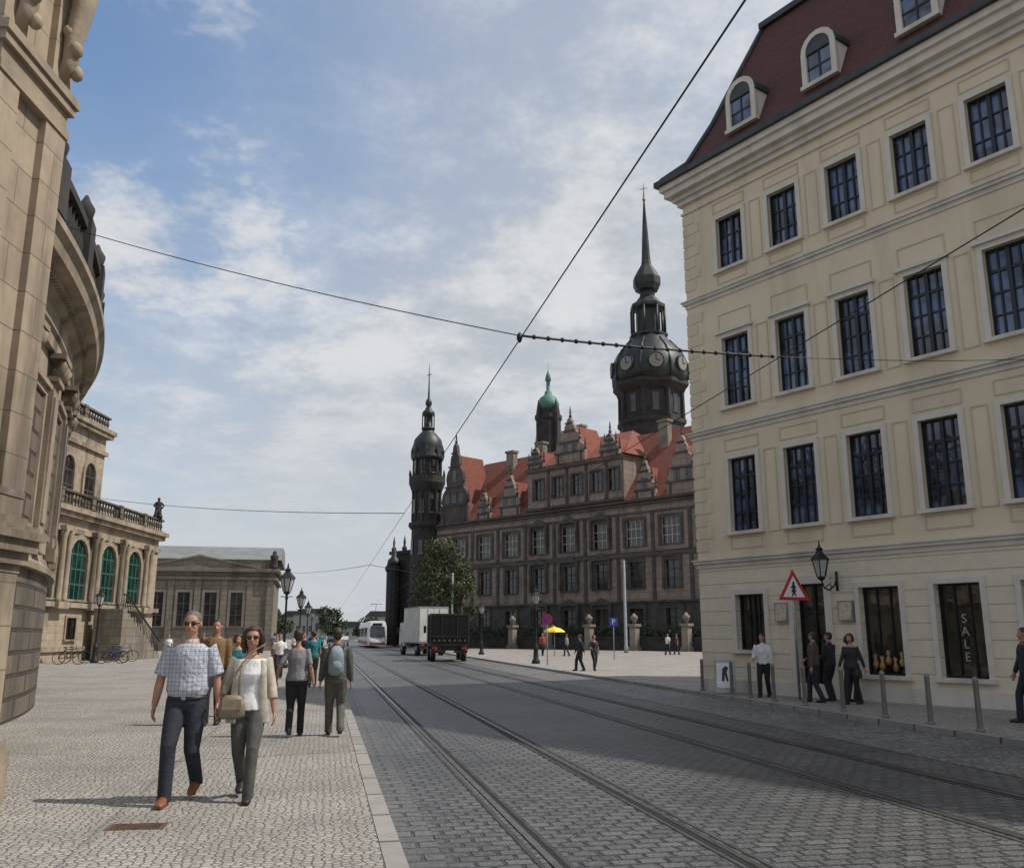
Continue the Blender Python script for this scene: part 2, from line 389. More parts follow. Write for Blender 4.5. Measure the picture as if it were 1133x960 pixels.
pts=[(o,o,z+.05) for o,z in prof[:5]]; b.tube(pts,.09,6); b.obj('ridge_flashing',['lead'],roof)
b=MB(); b.box(3.2,4.6,3.6,4.4,20.9,23.3); b.box(3.1,4.7,3.5,4.5,23.3,23.5); b.obj('chimney',['plaster'],roof)
def arch_pts(w,h,n=8):
    r=w/2; return [(-r,0),(-r,h-r)]+[(-r*math.cos(math.pi*i/n),h-r+r*math.sin(math.pi*i/n)) for i in range(1,n)]+[(r,h-r),(r,0)]
def arch_window(name,w,h,bd,mats,cols=2,rows=4,proud=.08,mw=.05):
    b=MB(); a=arch_pts(w,h); o=arch_pts(w+2*bd,h+bd)
    n=len(a)
    vs=[(x,-proud,z) for x,z in a]+[(x,-proud,z) for x,z in o]+[(x,.03,z) for x,z in a]+[(x,.03,z) for x,z in o]
    fs=[]
    for i in range(n-1): fs+= [(i,i+1,i+1+n,i+n),(i+n,i+1+n,i+1+3*n,i+3*n),(i,i+2*n,i+1+2*n,i+1)]
    b.add(vs,fs,0)
    b.add([(x,-.01,z) for x,z in a],[tuple(range(n))],2)
    for i in range(1,cols):
        x=-w/2+w*i/cols; b.box(x-mw/2,x+mw/2,-.035,-.012,0,h-.06-(abs(x)/(w/2))*w*.3,1)
    for j in range(1,rows): 
        z=h*j/rows; hw=w/2 if z<h-w/2 else math.sqrt(max(0,(w/2)**2-(z-h+w/2)**2)); b.box(-hw,hw,-.03,-.014,z-mw/2,z+mw/2,1)
    b.box(-w/2-bd-.04,w/2+bd+.04,-proud-.05,.03,-.12,0,0)
    return b.mesh(name,mats)
am=arch_window('dormer_window',.78,1.35,.16,['trim','frame','glass'],2,3)
for x in (2.35,5.1,7.95,10.8,13.6,16.5,19.3):
    b=MB(); pr=arch_pts(1.1,1.55); b.prism(pr,0,1.3,1)
    b.prism([(x_*1.12,z_+.02 if z_>.1 else z_+1.0) for x_,z_ in pr[1:-1]],-.06,1.35,0)
    dd=b.obj('dormer',['lead','trim'],roof,(x,.22,16.35))
    mk('window',am,dd,(0,0,.12))
wl=thing('wall_lantern','black iron wall lantern on a scrolled bracket','lamp')
def lantern(b,c,s=1,m0=0,m1=1):
    x,y,z=c
    b.lathe([(.02*s,-.1*s),(.09*s,-.05*s),(.1*s,0)],c,6,m0,False)
    b.lathe([(.1*s,.0),(.19*s,.36*s)],c,6,m1,False)
    for i in range(6):
        a=math.pi*2*i/6; ca,sa=math.cos(a),math.sin(a)
        b.tube([(x+.1*s*ca,y+.1*s*sa,z),(x+.19*s*ca,y+.19*s*sa,z+.36*s)],.014*s,4,m=m0)
    b.lathe([(.23*s,.36*s),(.21*s,.40*s),(.09*s,.52*s),(.07*s,.58*s),(.1*s,.6*s),(.03*s,.66*s),(.012*s,.78*s)],c,6,m0,False)
b=MB(); lantern(b,(0,0,0),1.15); b.obj('lantern',['iron','lantern'],wl)
b=MB(); b.tube([(0,0,-.1),(0,.1,-.28),(0,.3,-.34),(0,.55,-.2),(0,.64,0.)],.022,6); b.tube([(0,.64,-.35),(0,.64,.15)],.035,6); b.tube([(0,.15,-.27),(0,.3,-.18),(0,.42,-.25),(0,.33,-.31)],.014,6)
b.obj('bracket',['iron'],wl)
pd=Vector((math.cos(rad(-54.5)),math.sin(rad(-54.5)),0)); pn=Vector((-pd.y,pd.x,0))
PC=Vector((5.67,27.7,0))
def onfac(t,off,z=0): return PC+pd*(t*1.06)-pn*off+Vector((0,0,z))
wl.location=onfac(4.55,.68,3.05); wl.rotation_euler=(0,0,rad(-54.5))
for t_ in(2.85,4.75):
    s_=thing('notice_case','framed cream notice case mounted on the wall','notice board',onfac(t_,.0,1.95),-54.5,group='notice cases beside the door')
    b=MB(); b.box(-.22,.22,-.09,-.002,-.02,.5,0); b.box(-.18,.18,-.1,-.092,.02,.46,1); b.obj('case',['galv','poster'],s_)
def text_mesh(s,size,ext=.002):
    cu=bpy.data.curves.new('txt','FONT'); cu.body=s; cu.size=size; cu.extrude=ext; cu.align_x='CENTER'
    o=bpy.data.objects.new('txt',cu); COL.objects.link(o)
    dg=bpy.context.evaluated_depsgraph_get(); me=bpy.data.meshes.new_from_object(o.evaluated_get(dg)); bpy.data.objects.remove(o); 
    return me
def text(name,s,size,mat,parent,loc,rot,label=None):
    me=text_mesh(s,size); me.materials.clear(); me.materials.append(M[mat]); o=mk(name,me,parent,loc); o.rotation_euler=rot
    if label:o['label']=label
    return o
for i,ch in enumerate('SALE'): text('sale_lettering',ch,.27,'sale',pal,(7.55,.12,1.85-i*.27),(rad(90),0,0))

# ------------------------------------------------------------------ castle
cas=thing('castle_building','dark renaissance castle with red tiled roofs and scrolled gables','castle',(-12.6,132.5,0),-45)
cx=[7.5+5.1*i for i in range(11)]
ops=[]
for i,x in enumerate(cx):
    ops.append((x-1.35,x+1.35,11.6,14.7)); ops.append((x-1.0,x+1.0,6.8,9.8)); ops.append((x-1.0,x+1.0,1.5,4.6))
b=MB(); b.wall(2.5,62,5.3,17,[o for o in ops if o[2]>5],0,.4,0); b.wall(2.5,62,0,5.3,[o for o in ops if o[2]<5],0,.4,1)
ux=[22.9,26.2,29.4,32.6,35.2]
b.wall(21,36.8,17,22.8,[(x-.85,x+.85,18.6,21.2) for x in ux],-.15,.4,0)
b.add([(21,-.15,17),(21,9,17),(21,9,22.8),(21,-.15,22.8)],[(0,1,2,3)]); b.add([(36.8,-.15,17),(36.8,9,17),(36.8,9,22.8),(36.8,-.15,22.8)],[(0,1,2,3)])
b.add([(2.5,0,0),(2.5,14,0),(2.5,14,17),(2.5,0,17)],[(0,1,2,3)]); b.add([(62,0,0),(62,14,0),(62,14,17),(62,0,17)],[(0,1,2,3)])
b.add([(2.5,14,0),(62,14,0),(62,14,17),(2.5,14,17)],[(0,1,2,3)])
b.box(-10.0,2.4,1.5,14,0,13.6,2)
b.box(-10.3,2.4,1.2,14.3,13.6,14.1,2)
for x in(-9.6,-7,-4.4): b.lathe([(.35,14.1),(.4,14.5),(.15,14.9),(.2,15.4),(.03,16.4)],(x,1.6,0),6,2,False)
b.obj('wall',['castle','castletrim','blackstone'],cas)
b=MB()
for z,p in((5.4,.2),(10.6,.2),(11.0,.12),(15.6,.15),(16.6,.35),(17.,.5)): b.box(2.6,62,-p,.01,z-.25,z,0)
b.box(2.6,62,-.25,.01,0,1.0,0)
for z in(17.4,22.4): b.box(20.8,37,-.45,-.14,z-.2,z+.12,0)
for x in [5.0+5.1*i for i in range(12)]: b.box(x-.22,x+.22,-.14,.01,5.4,10.35,0); b.box(x-.22,x+.22,-.14,.01,11.0,15.35,0)
for x in [24.6,27.8,31,34.2]: b.box(x-.2,x+.2,-.3,-.14,17.52,22.2,0)
b.obj('cornice',['castletrim'],cas)
wmA=window_mesh('castle_twin_window',2.7,3.1,4,3,['castletrim','cwinl','cwin'],sur=.35,dep=.3,proud=.12,sw=.07)
wmB=window_mesh('castle_window',2.0,3.0,2,3,['castletrim','castletrim','cwin'],sur=.35,dep=.3,proud=.15,sw=.1,top=True)
b=MB(); b.prism([(-1.7,3.45),(1.7,3.45),(0,4.3)],-.4,.0); b.box(-1.55,-1.25,-.4,-.16,0,3.45); b.box(1.25,1.55,-.4,-.16,0,3.45); ped=b.mesh('pediment',['castletrim'])
wmC=window_mesh('castle_dormer_window',1.7,2.6,2,2,['castletrim','castletrim','cwin'],sur=.25,dep=.3,proud=.1,sw=.1)
for i,x in enumerate(cx):
    mk('window',wmA,cas,(x,0,11.6)); mk('window',wmB,cas,(x,0,6.8)); mk('window',wmB,cas,(x,0,1.5))
    if i in(3,4,5): mk('pediment',ped,cas,(x,0,6.8)); mk('pediment',ped,cas,(x,-.001,1.55)); mk('pediment',ped,cas,(x,0.001,11.7))
for x in ux: mk('window',wmC,cas,(x,-.15,18.6))
def ridge(b,x0,x1,e,r,y0=-.3,y1=14.6,hip0=0,hip1=0,m=0):
    ym=(y0+y1)/2
    v=[(x0,y0,e),(x1,y0,e),(x1,y1,e),(x0,y1,e),(x0+hip0,ym,r),(x1-hip1,ym,r)]
    b.add(v,[(0,1,5,4),(2,3,4,5),(3,0,4),(1,2,5),(0,3,2,1)],m)
b=MB(); ridge(b,3.,62,17.05,26.6,hip0=2,hip1=4); ridge(b,20.5,37.3,22.85,27.6,y1=16,hip0=3,hip1=5); croof=b.obj('roof',['tile2'],cas)
def gable(b,x0,x1,z0,z1,y,th=.5,m=0):
    w=x1-x0;h=z1-z0
    half=[(0,0),(0,.20),(.05,.23),(.02,.29),(.08,.38),(.17,.43),(.21,.45),(.21,.50),(.18,.55),(.22,.63),(.30,.68),(.33,.70),(.33,.75),(.35,.82),(.41,.86),(.43,.95),(.5,1.0)]
    pr=[(x0+a*w,z0+c*h) for a,c in half]+[(x1-a*w,z0+c*h) for a,c in reversed(half[:-1])]
    b.prism(pr,y,y+th,m)
    for f in(.22,.45,.70,.87):
        hw=.5-{.22:0,.45:.15,.70:.28,.87:.38}[f]
        b.box(x0+w*(.5-hw),x0+w*(.5+hw),y-.15,y-.002,z0+f*h-.1,z0+f*h+.1,2)
    for q in(.12,.88) : b.box(x0+w*q-.1,x0+w*q+.1,y-.12,y-.003,z0,z0+.2*h,2)
    for a,c in((.02,.25),(.98,.25),(.2,.5),(.8,.5),(.5,1.0)):
        b.lathe([(.18,0),(.22,.25),(.1,.4),(.14,.7),(.03,1.5)],(x0+a*w,y+th/2,z0+c*h),6,2,False)
gl=[(3.6,9.4,17,28.6,-.3,1),(15.6,19.6,17,22.6,-.25,0),(11.2,13.8,17,20.8,-.25,0),(26.0,31.0,22.8,28.6,-.4,0),(21.1,23.9,22.8,25.6,-.4,0),(33.4,36.4,22.8,25.6,-.4,0),(38.4,41.4,17,21.6,-.25,0),(43.0,47.4,17,23.8,-.25,0),(50,54,17,23,-.25,0)]
for g_ in gl:
    b=MB(); gable(b,*g_[:5]); w=g_[1]-g_[0]; xc=(g_[0]+g_[1])/2; h=g_[3]-g_[2]
    b.add([(g_[0]+.3,g_[4]+.5,g_[2]),(g_[1]-.3,g_[4]+.5,g_[2]),(xc,g_[4]+.5,g_[2]+h*.85),(g_[0]+.3,g_[4]+5.5,g_[2]),(g_[1]-.3,g_[4]+5.5,g_[2]),(xc,g_[4]+5.5,g_[2]+h*.85)],[(0,2,5,3),(1,4,5,2)],1)
    o=b.obj('gable',['castletrim' if g_[5] else 'castle','tile2','castletrim'],cas)
    n=3 if w>5.5 else (2 if w>3.7 else 1)
    for k in range(n):
        b2=MB(); xx=xc+(k-(n-1)/2)*1.5; b2.box(-.4,.4,-.04,.02,0,1.3,0); b2.box(-.5,.5,-.07,.02,-.12,0,1); b2.box(-.5,.5,-.07,.02,1.3,1.45,1); b2.box(-.03,.03,-.06,-.042,0,1.3,1)
        b2.obj('window',['cwin','castletrim'],o,(xx,g_[4]-.0,g_[2]+h*.27-.3))
    if h>10:
        b2=MB(); b2.box(-.4,.4,-.04,.02,0,1.5,0); b2.box(-.5,.5,-.07,.02,-.12,0,1); b2.obj('window',['cwin','castlelite'],o,(xc,g_[4],g_[2]+h*.52))
for x,y,z in((11.8,6,25),(17.5,6.2,25.5),(24,7,27.0),(39,5.5,25),(47.5,7,25.5)):
    b=MB(); b.box(-.7,.7,-.45,.45,-2.5,2.2); b.box(-.85,.85,-.6,.6,2.2,2.5); b.obj('chimney',['castlelite'],croof,(x,y,z))
ct=thing('corner_tower','round dark stone corner tower with copper dome and spire','tower',(-12.6,132.5,0),-45); ct.scale=(.93,.93,1)
b=MB(); b.lathe([(2.6,0),(2.6,6),(2.8,6.1),(2.8,6.4),(2.4,6.6),(2.4,11),(2.6,11.1),(2.6,11.5),(2.35,11.6),(2.3,16.5),(2.8,17),(2.8,17.5),(2.15,17.7),(2.15,22),(2.5,22.4),(2.9,23.4),(2.9,24.4),(2.1,24.42),(2.1,27.0)],(0,0,0),16,0,False)
for i in range(12):
    a=2*math.pi*i/12
    b.lathe([(.16,17.7),(.13,21.8),(.22,22.3)],(2.25*math.cos(a),2.25*math.sin(a),0),6,0,False); b.lathe([(.14,24.4),(.12,26.6),(.2,27)],(2.25*math.cos(a),2.25*math.sin(a),0),6,0,False); b.lathe([(.12,24.4),(.16,24.7),(.04,25.4)],(2.8*math.cos(a),2.8*math.sin(a),0),6,0,False)
b.obj('shaft',['blackstone'],ct)
b=MB(); b.lathe([(2.6,27),(2.6,27.4),(2.3,28),(2.45,28.9),(2.2,30.0),(1.4,30.9),(1.0,31.3),(.9,31.6)],(0,0,0),16,0,True)
for i in range(8):
    a=2*math.pi*i/8; b.lathe([(.3,27.3),(.3,28.3),(.02,29.2)],(2.4*math.cos(a),2.4*math.sin(a),0),6,0,False)
b.obj('dome',['dcopper'],ct)
b=MB(); b.lathe([(1.1,31.6),(1.1,31.9),(.6,32),(.6,33.6),(1.05,33.8),(1.0,34.3),(.6,34.7),(.35,35.2),(.55,35.6),(.5,36.0),(.2,36.5),(.12,38),(.05,41.2),(.01,42.2)],(0,0,0),12,0,True)
for i in range(6):
    a=2*math.pi*i/6; b.tube([(.95*math.cos(a),.95*math.sin(a),31.8),(.95*math.cos(a),.95*math.sin(a),33.8)],.1,5)
b.tube([(-.5,0,40.2),(.5,0,40.2)],.07,5); b.obj('spire',['dcopper'],ct)
for i in range(8):
    a=2*math.pi*(i+.5)/12*1.5+.13
    b=MB(); b.box(-.35,.35,-.06,.05,0,1.9,0); b.box(-.45,.45,-.09,.03,-.15,0,1); w_=b.obj('window',['cwin','castlelite'],ct,(2.12*math.cos(a),2.12*math.sin(a),24.9),math.degrees(a)+90)
    w2=mk('window',w_.data,ct,(2.17*math.cos(a),2.17*math.sin(a),19)); w2.rotation_euler=w_.rotation_euler
    w2=mk('window',w_.data,ct,(2.36*math.cos(a),2.36*math.sin(a),13)); w2.rotation_euler=w_.rotation_euler
tu=thing('stair_turret','slim dark turret beside the castle wing','tower',(-17.9,138.0,0),scale=.72)
b=MB(); b.lathe([(1.5,0),(1.5,15),(1.8,15.3),(1.8,16.2),(1.3,16.3)],(0,0,0),10,0,False); b.obj('shaft',['blackstone'],tu)
b=MB(); b.lathe([(1.5,16.3),(1.3,17.5),(.6,18.2),(.6,19),(.2,19.6),(.03,22)],(0,0,0),10); b.obj('spire',['dcopper'],tu)
gt=thing('great_tower','tall octagonal dark stone castle tower with clock and slender spire','tower',(22.2,140,0),-22)
b=MB(); b.lathe([(5.2,0),(5.2,33.5),(5.6,33.9),(5.6,34.5),(5.0,34.6),(5.0,38.8),(5.5,39.2),(6.2,40.0),(6.2,40.6)],(0,0,0),8,0,False)
for i in range(8):
    a=2*math.pi*i/8; b.lathe([(.45,34.6),(.4,38.8),(.6,39.2)],(5.0*math.cos(a),5.0*math.sin(a),0),6,0,False)
b.obj('shaft',['blackstone'],gt)
b=MB(); b.lathe([(6.0,40.6),(6.2,41.8),(6.15,43.0),(5.8,44.4),(5.1,45.8),(4.2,46.9),(3.3,47.8),(2.9,48.6)],(0,0,0),16,0,True)
for i in range(8):
    a=2*math.pi*i/8; b.tube([(6.1*math.cos(a),6.1*math.sin(a),40.8),(6.25*math.cos(a),6.25*math.sin(a),43),(5.15*math.cos(a),5.15*math.sin(a),45.8),(3.35*math.cos(a),3.35*math.sin(a),47.8)],.16,6)
b.obj('dome',['dcopper'],gt)
b=MB(); b.lathe([(3.2,48.6),(3.2,49.0),(2.0,49.1),(2.0,53.2),(2.9,53.5),(2.9,54.),(2.1,54.6),(1.3,55.6),(1.2,56.6),(1.9,56.7),(2.3,57.6),(2.3,58.8),(1.5,60.2),(.9,61.2),(.75,62),(.5,67),(.15,72.5),(.02,76)],(0,0,0),8,0,False)
for i in range(8):
    a=2*math.pi*i/8; b.tube([(2.75*math.cos(a),2.75*math.sin(a),49),(2.75*math.cos(a),2.75*math.sin(a),53.4)],.22,6)
b.obj('spire',['dcopper'],gt)
b=MB(); b.ell((0,0,73),.3,.3,.3); b.tube([(-.7,0,75),(.7,0,75)],.06,5); b.obj('finial',['gold'],gt)
for i in range(8):
    a=2*math.pi*(i+.5)/8
    r=5.0*math.cos(math.pi/8)
    b=MB(); b.box(-.5,.5,-.08,.05,0,2.6,0); b.box(-.7,.7,-.12,.03,-.2,0,1);b.box(-.7,.7,-.12,.03,2.6,2.85,1); w_=b.obj('window',['cwin','castletrim'],gt,(r*math.cos(a),r*math.sin(a),35.6),math.degrees(a)+90)
    b=MB(); b.tube([(0,-.25,0),(0,.6,0)],1.3,20,sm=False,m=1); b.tube([(0,-.3,0),(0,-.26,0)],1.1,20,m=0,sm=False); b.box(-.06,.06,-.36,-.31,0,.9,1); b.box(0,.6,-.36,-.31,-.06,.06,1)
    b.obj('clock_face',['clock','blackstone'],gt,(6.0*math.cos(a),6.0*math.sin(a),43.0),math.degrees(a)+90)
mt=thing('middle_tower','slim dark tower with green copper cap behind the roofs','tower',(5.6,135,0))
b=MB(); b.lathe([(1.9,0),(1.9,33.5),(2.1,33.8),(2.1,34.4),(1.6,34.5),(1.6,35.3)],(0,0,0),8,0,False)
for i in range(4):
    a=math.pi/2*i+.6; b.lathe([(.35,28),(.35,34.5),(.05,36.6)],(1.9*math.cos(a),1.9*math.sin(a),0),6,0,False)
b.obj('shaft',['blackstone'],mt)
b=MB(); b.lathe([(1.6,35.3),(1.7,36.2),(1.3,37.2),(.6,37.7),(.55,38.2),(.3,38.3),(.3,39.8),(.5,40),(.35,40.8),(.04,41.6),(.02,43)],(0,0,0),10); b.obj('cap',['copper'],mt)
tw=thing('terrace_wall','low dark terrace wall with iron railing before the castle','wall',(-12.6,132.5,0),-45)
b=MB(); b.box(18,62,-9.2,-8.8,0,1.2,0); b.box(18,62,-9.3,-8.7,1.2,1.35,0)
for i in range(110): b.box(18+i*.4,18.04+i*.4,-9.02,-8.98,1.35,2.2,1)
b.box(18,62,-9.03,-8.97,2.2,2.26,1); b.obj('wall',['blackstone','iron'],tw)
hg=MB(); rr=random.Random(11)
for i in range(9000):
    p=Vector((rr.uniform(14,60),rr.gauss(-6.5,.9),rr.uniform(0,2.6)*(.6+.4*math.sin(i*.37)**2))); u=Vector((rr.gauss(0,1),rr.gauss(0,1),rr.gauss(0,1))).normalized(); v=u.orthogonal().normalized(); w=u.cross(v); s=.22
    hg.add([p-v*s,p-w*s*.5,p+v*s,p+w*s*.5],[(0,1,2,3)])
hg.obj('hedge',['leaf2'],None,(-12.6,132.5,0),-45,kind='stuff',label='dark green shrubs along the castle terrace',category='hedge')
ca,sa=math.cos(rad(-45)),math.sin(rad(-45))
for x in (27.5,33,39,45,51.3):
    p=Vector((-12.6+ca*x-sa*(-9.6),132.5+sa*x+ca*(-9.6),0))
    th=thing('stone_pillar','pale stone gate pillar topped by an urn','pillar',p,-45,group='stone pillars by the castle terrace')
    b=MB(); b.box(-.5,.5,-.5,.5,0,.4);b.box(-.36,.36,-.36,.36,.4,2.4);b.box(-.5,.5,-.5,.5,2.4,2.65);b.lathe([(.2,2.65),(.15,2.85),(.36,3.15),(.38,3.4),(.2,3.5),(.1,3.7)],(0,0,0),10); b.obj('shaft',['castlelite'],th)

# ------------------------------------------------------------------ curved pavilion
PCc=(-39.5,8.1); RW=31.5
pv=thing('curved_pavilion','weathered sandstone rounded pavilion with pilasters and balustrade','building')
A0,A1=3,62
b=MB(); b.arc([(RW-.5,0),(RW+.06,0),(RW+.06,2.85),(RW-.5,2.85)],PCc,A0,A1,60); b.obj('plinth',['rustic'],pv)
b=MB(); b.arc([(RW-.5,2.85),(RW-.02,2.85),(RW-.02,7.8),(RW-.5,7.8)],PCc,A0,A1,60); b.obj('wall',['sand'],pv)
b=MB()
b.arc([(RW-.3,2.852),(RW+.2,2.852),(RW+.2,2.98),(RW+.1,3.06),(RW+.05,3.2),(RW-.3,3.2)],PCc,A0,A1,60)
b.arc([(RW-.3,7.3),(RW+.1,7.3),(RW+.1,7.55),(RW+.16,7.62),(RW+.16,7.95),(RW+.3,8.05),(RW+.34,8.2),(RW+.62,8.3),(RW+.66,8.5),(RW+.76,8.62),(RW+.76,8.76),(RW-.3,8.8)],PCc,A0,A1,90)
a=A0
while a<A1:
    ar=rad(a); c=Vector((PCc[0]+RW*math.cos(ar),PCc[1]+RW*math.sin(ar),0)); Mx=Matrix.Translation(c)@Matrix.Rotation(ar,4,'Z')
    b.box(.1,.42,-.05,.05,8.10,8.24,0,Mx); a+=.3
b.obj('cornice',['sandtrim'],pv)
a=A0+1.5
while a<A1-2:
    ar=rad(a); c=Vector((PCc[0]+RW*math.cos(ar),PCc[1]+RW*math.sin(ar),0)); Mx=Matrix.Translation(c)@Matrix.Rotation(ar,4,'Z')
    b=MB()
    b.box(.0,.2,-.42,.42,3.2,3.5,0,Mx); b.box(.0,.13,-.34,.34,3.5,6.7,0,Mx); b.box(0,.17,-.22,.22,3.8,6.4,0,Mx)
    b.box(.0,.22,-.40,.40,6.7,6.8,0,Mx); 
    for q in(-.28,0,.28): b.tube([Mx@Vector((.13,q,6.8)),Mx@Vector((.26,q,7.05)),Mx@Vector((.22,q*1.2,7.18))],[.09,.12,.06],6)
    b.box(.0,.32,-.46,.46,7.18,7.29,0,Mx)
    b.obj('pilaster',['sandtrim'],pv)
    ar=rad(a+2.4); c=Vector((PCc[0]+RW*math.cos(ar),PCc[1]+RW*math.sin(ar),0)); Mx=Matrix.Translation(c)@Matrix.Rotation(ar,4,'Z')
    b=MB()
    for y0,y1,z0,z1 in((-.62,-.5,3.7,6.3),(.5,.62,3.7,6.3),(-.62,.62,3.58,3.7),(-.62,.62,6.3,6.44)): b.box(-.03,.09,y0,y1,z0,z1,0,Mx)
    b.box(-.03,.03,-.5,.5,3.7,6.3,1,Mx); b.box(-.03,.16,-.72,.72,6.44,6.54,0,Mx)
    b.obj('window_panel',['sandtrim','rustic'],pv)
    a+=4.8
b=MB(); BR=RW+.5
b.arc([(BR-.25,8.77),(BR+.15,8.77),(BR+.15,8.95),(BR-.25,8.95)],PCc,A0,A1,60)
b.arc([(BR-.18,9.75),(BR+.1,9.75),(BR+.1,9.92),(BR-.18,9.92)],PCc,A0,A1,60)
a=A0;k=0
while a<A1:
    ar=rad(a); c=(PCc[0]+(BR-.03)*math.cos(ar),PCc[1]+(BR-.03)*math.sin(ar),0)
    if k%9==0:
        Mx=Matrix.Translation(c)@Matrix.Rotation(ar,4,'Z'); b.box(-.18,.2,-.28,.28,8.95,10.0,0,Mx); b.lathe([(.12,10),(.16,10.12),(.2,10.3),(.1,10.45),(.03,10.6)],c,8)
    else: b.lathe([(.07,8.95),(.05,9.1),(.1,9.3),(.05,9.6),(.07,9.75)],c,6)
    a+=.52;k+=1
b.obj('balustrade',['blackstone'],pv)
# ------------------------------------------------------------------ gate pier
gp=thing('gate_pier','tall weathered sandstone gate pier with moulded cornices','pier',(-5.02,7.85,0),0)
GD=1.3
def gb(b,o,z0,z1,m=0): b.box(-3.0,o,-o*.9,GD+o,z0,z1,m)
b=MB(); gb(b,.12,0,.5);gb(b,.09,.5,.6); gb(b,.05,.6,.7); b.obj('base',['sandtrim'],gp)
b=MB(); gb(b,0,.7,2.2); b.box(-.5,.04,GD-.45,GD+.03,.7,2.2); b.box(-.5,.04,-.04,.3,.7,2.2)
gb(b,-.06,2.75,7.0); b.box(-.42,.02,-.04,.36,2.75,7.0); b.box(-.42,.02,GD-.4,GD+.02,2.75,7.0)
gb(b,-.06,7.5,13); b.box(-.5,.02,-.06,.36,7.5,13); b.box(-.5,.02,GD-.4,GD,7.5,13)
b.obj('shaft',['sand'],gp)
b=MB()
for z0,z1,o in((2.2,2.28,.05),(2.28,2.4,.10),(2.4,2.52,.16),(2.52,2.6,.21),(2.6,2.66,.16),(2.66,2.75,.07),(2.95,3.02,.03)): gb(b,o,z0,z1)
for z0,z1,o in((7.0,7.1,.04),(7.1,7.3,.015),(7.3,7.4,.07),(7.4,7.5,.10)): gb(b,o,z0,z1)
b.obj('cornice',['sandtrim'],gp)
b=MB()
for y in(.2,1.1): 
    b.tube([(0.0,y,9.2),(.12,y,9.1),(.2,y,8.8),(.16,y,8.45),(.1,y,8.1),(.09,y,7.8),(.0,y,7.6)],[(.16,.08),(.17,.1),(.18,.11),(.15,.1),(.13,.09),(.12,.07),(.08,.05)],8,(0,1,0))
    for i in range(7): b.ell((.12+.05*math.sin(i*2),y+.1*math.cos(i*2),7.75+i*.2),.07,.09,.09,8,6)
b.obj('scroll_bracket',['sandtrim'],gp)

# ------------------------------------------------------------------ gallery with arched windows
ga=thing('gallery_building','sandstone gallery with arched green windows and balustrade','building',(-27.1,49,0),90)
b=MB(); b.box(0,20.5,0,12,0,9.2); b.box(0,17,3.2,14,9.2,16.4); b.obj('wall',['sand'],ga)
b=MB()
for z,p in((.9,.15),(3.5,.3),(8.0,.15),(8.9,.35),(9.2,.55)): b.box(0-p,20.5+p,-p,.01,z-.3,z); b.box(20.49,20.5+p,.01,12,z-.3,z)
for z,p in((14.8,.2),(16.1,.4),(16.4,.55)): b.box(-p,17+p,3.2-p,3.21,z-.3,z); b.box(16.99,17+p,3.21,14,z-.3,z); b.box(-p,.01,3.21,14,z-.3,z)
for x in [1.3+4.2*i for i in range(5)]:
    for q in(-.35,.35): b.lathe([(.26,3.5),(.2,3.7),(.18,7.2),(.28,7.6),(.28,7.7)],(x+q+.0,-.3,0),8)
    b.box(x-.65,x+.65,-.55,.0,7.7,8.0); b.box(x-.65,x+.65,-.55,.0,3.1,3.5)
b.obj('cornice',['sandtrim'],ga)
agm=arch_window('gallery_arch_window',2.4,3.7,.3,['sandtrim','greenwin','greenglass'],4,4,.18,.09)
for x in [3.4+4.2*i for i in range(4)]: mk('window',agm,ga,(x,0,3.7))
awm=arch_window('gallery_upper_window',1.6,3.0,.25,['sandtrim','castletrim','cwin'],2,3,.15,.08)
for x in [2.0+3.2*i for i in range(5)]: mk('window',awm,ga,(x,3.2,10.6))
cel=window_mesh('gallery_cellar_window',1.2,1.3,2,1,['sandtrim','iron','cwin'],dep=-.02,proud=.1)
for x in [3.4+4.2*i for i in range(4)]: mk('window',cel,ga,(x,0,1.3))
b=MB()
def balus(b,x0,x1,y,z,step=.42,h=1.0):
    b.box(x0,x1,y-.15,y+.15,z,z+.15); b.box(x0,x1,y-.17,y+.17,z+h-.14,z+h)
    n=int((x1-x0)/step)
    for i in range(n):
        x=x0+(i+.5)*(x1-x0)/n
        if i%10==0: b.box(x-.25,x+.25,y-.2,y+.2,z+.15,z+h+.05)
        else: b.lathe([(.08,.15),(.05,.25),(.12,.45),(.05,.75),(.08,h-.14)],(x,y,z),6)
balus(b,0,20.6,-.1,9.2); balus(b,0,17,3.1,16.4); b.obj('balustrade',['rustic'],ga)
b=MB()
for i in range(12): b.box(9.5+i*.55,10.05+i*.55,-2.4,-.56,0,3.2-i*.27)
b.obj('stairs',['greyst'],ga)
b=MB(); b.tube([(9.5,-2.35,4.1),(10.05,-2.35,4.1),(16.1,-2.35,1.1)],.06,6)
for i in range(24): x=9.6+i*.27; b.tube([(x,-2.35,max(0,3.2-max(0,(x-9.8))*.49)),(x,-2.35,4.1-max(0,(x-10.05))*.495)],.03,4)
b.obj('stair_railing',['iron'],ga)

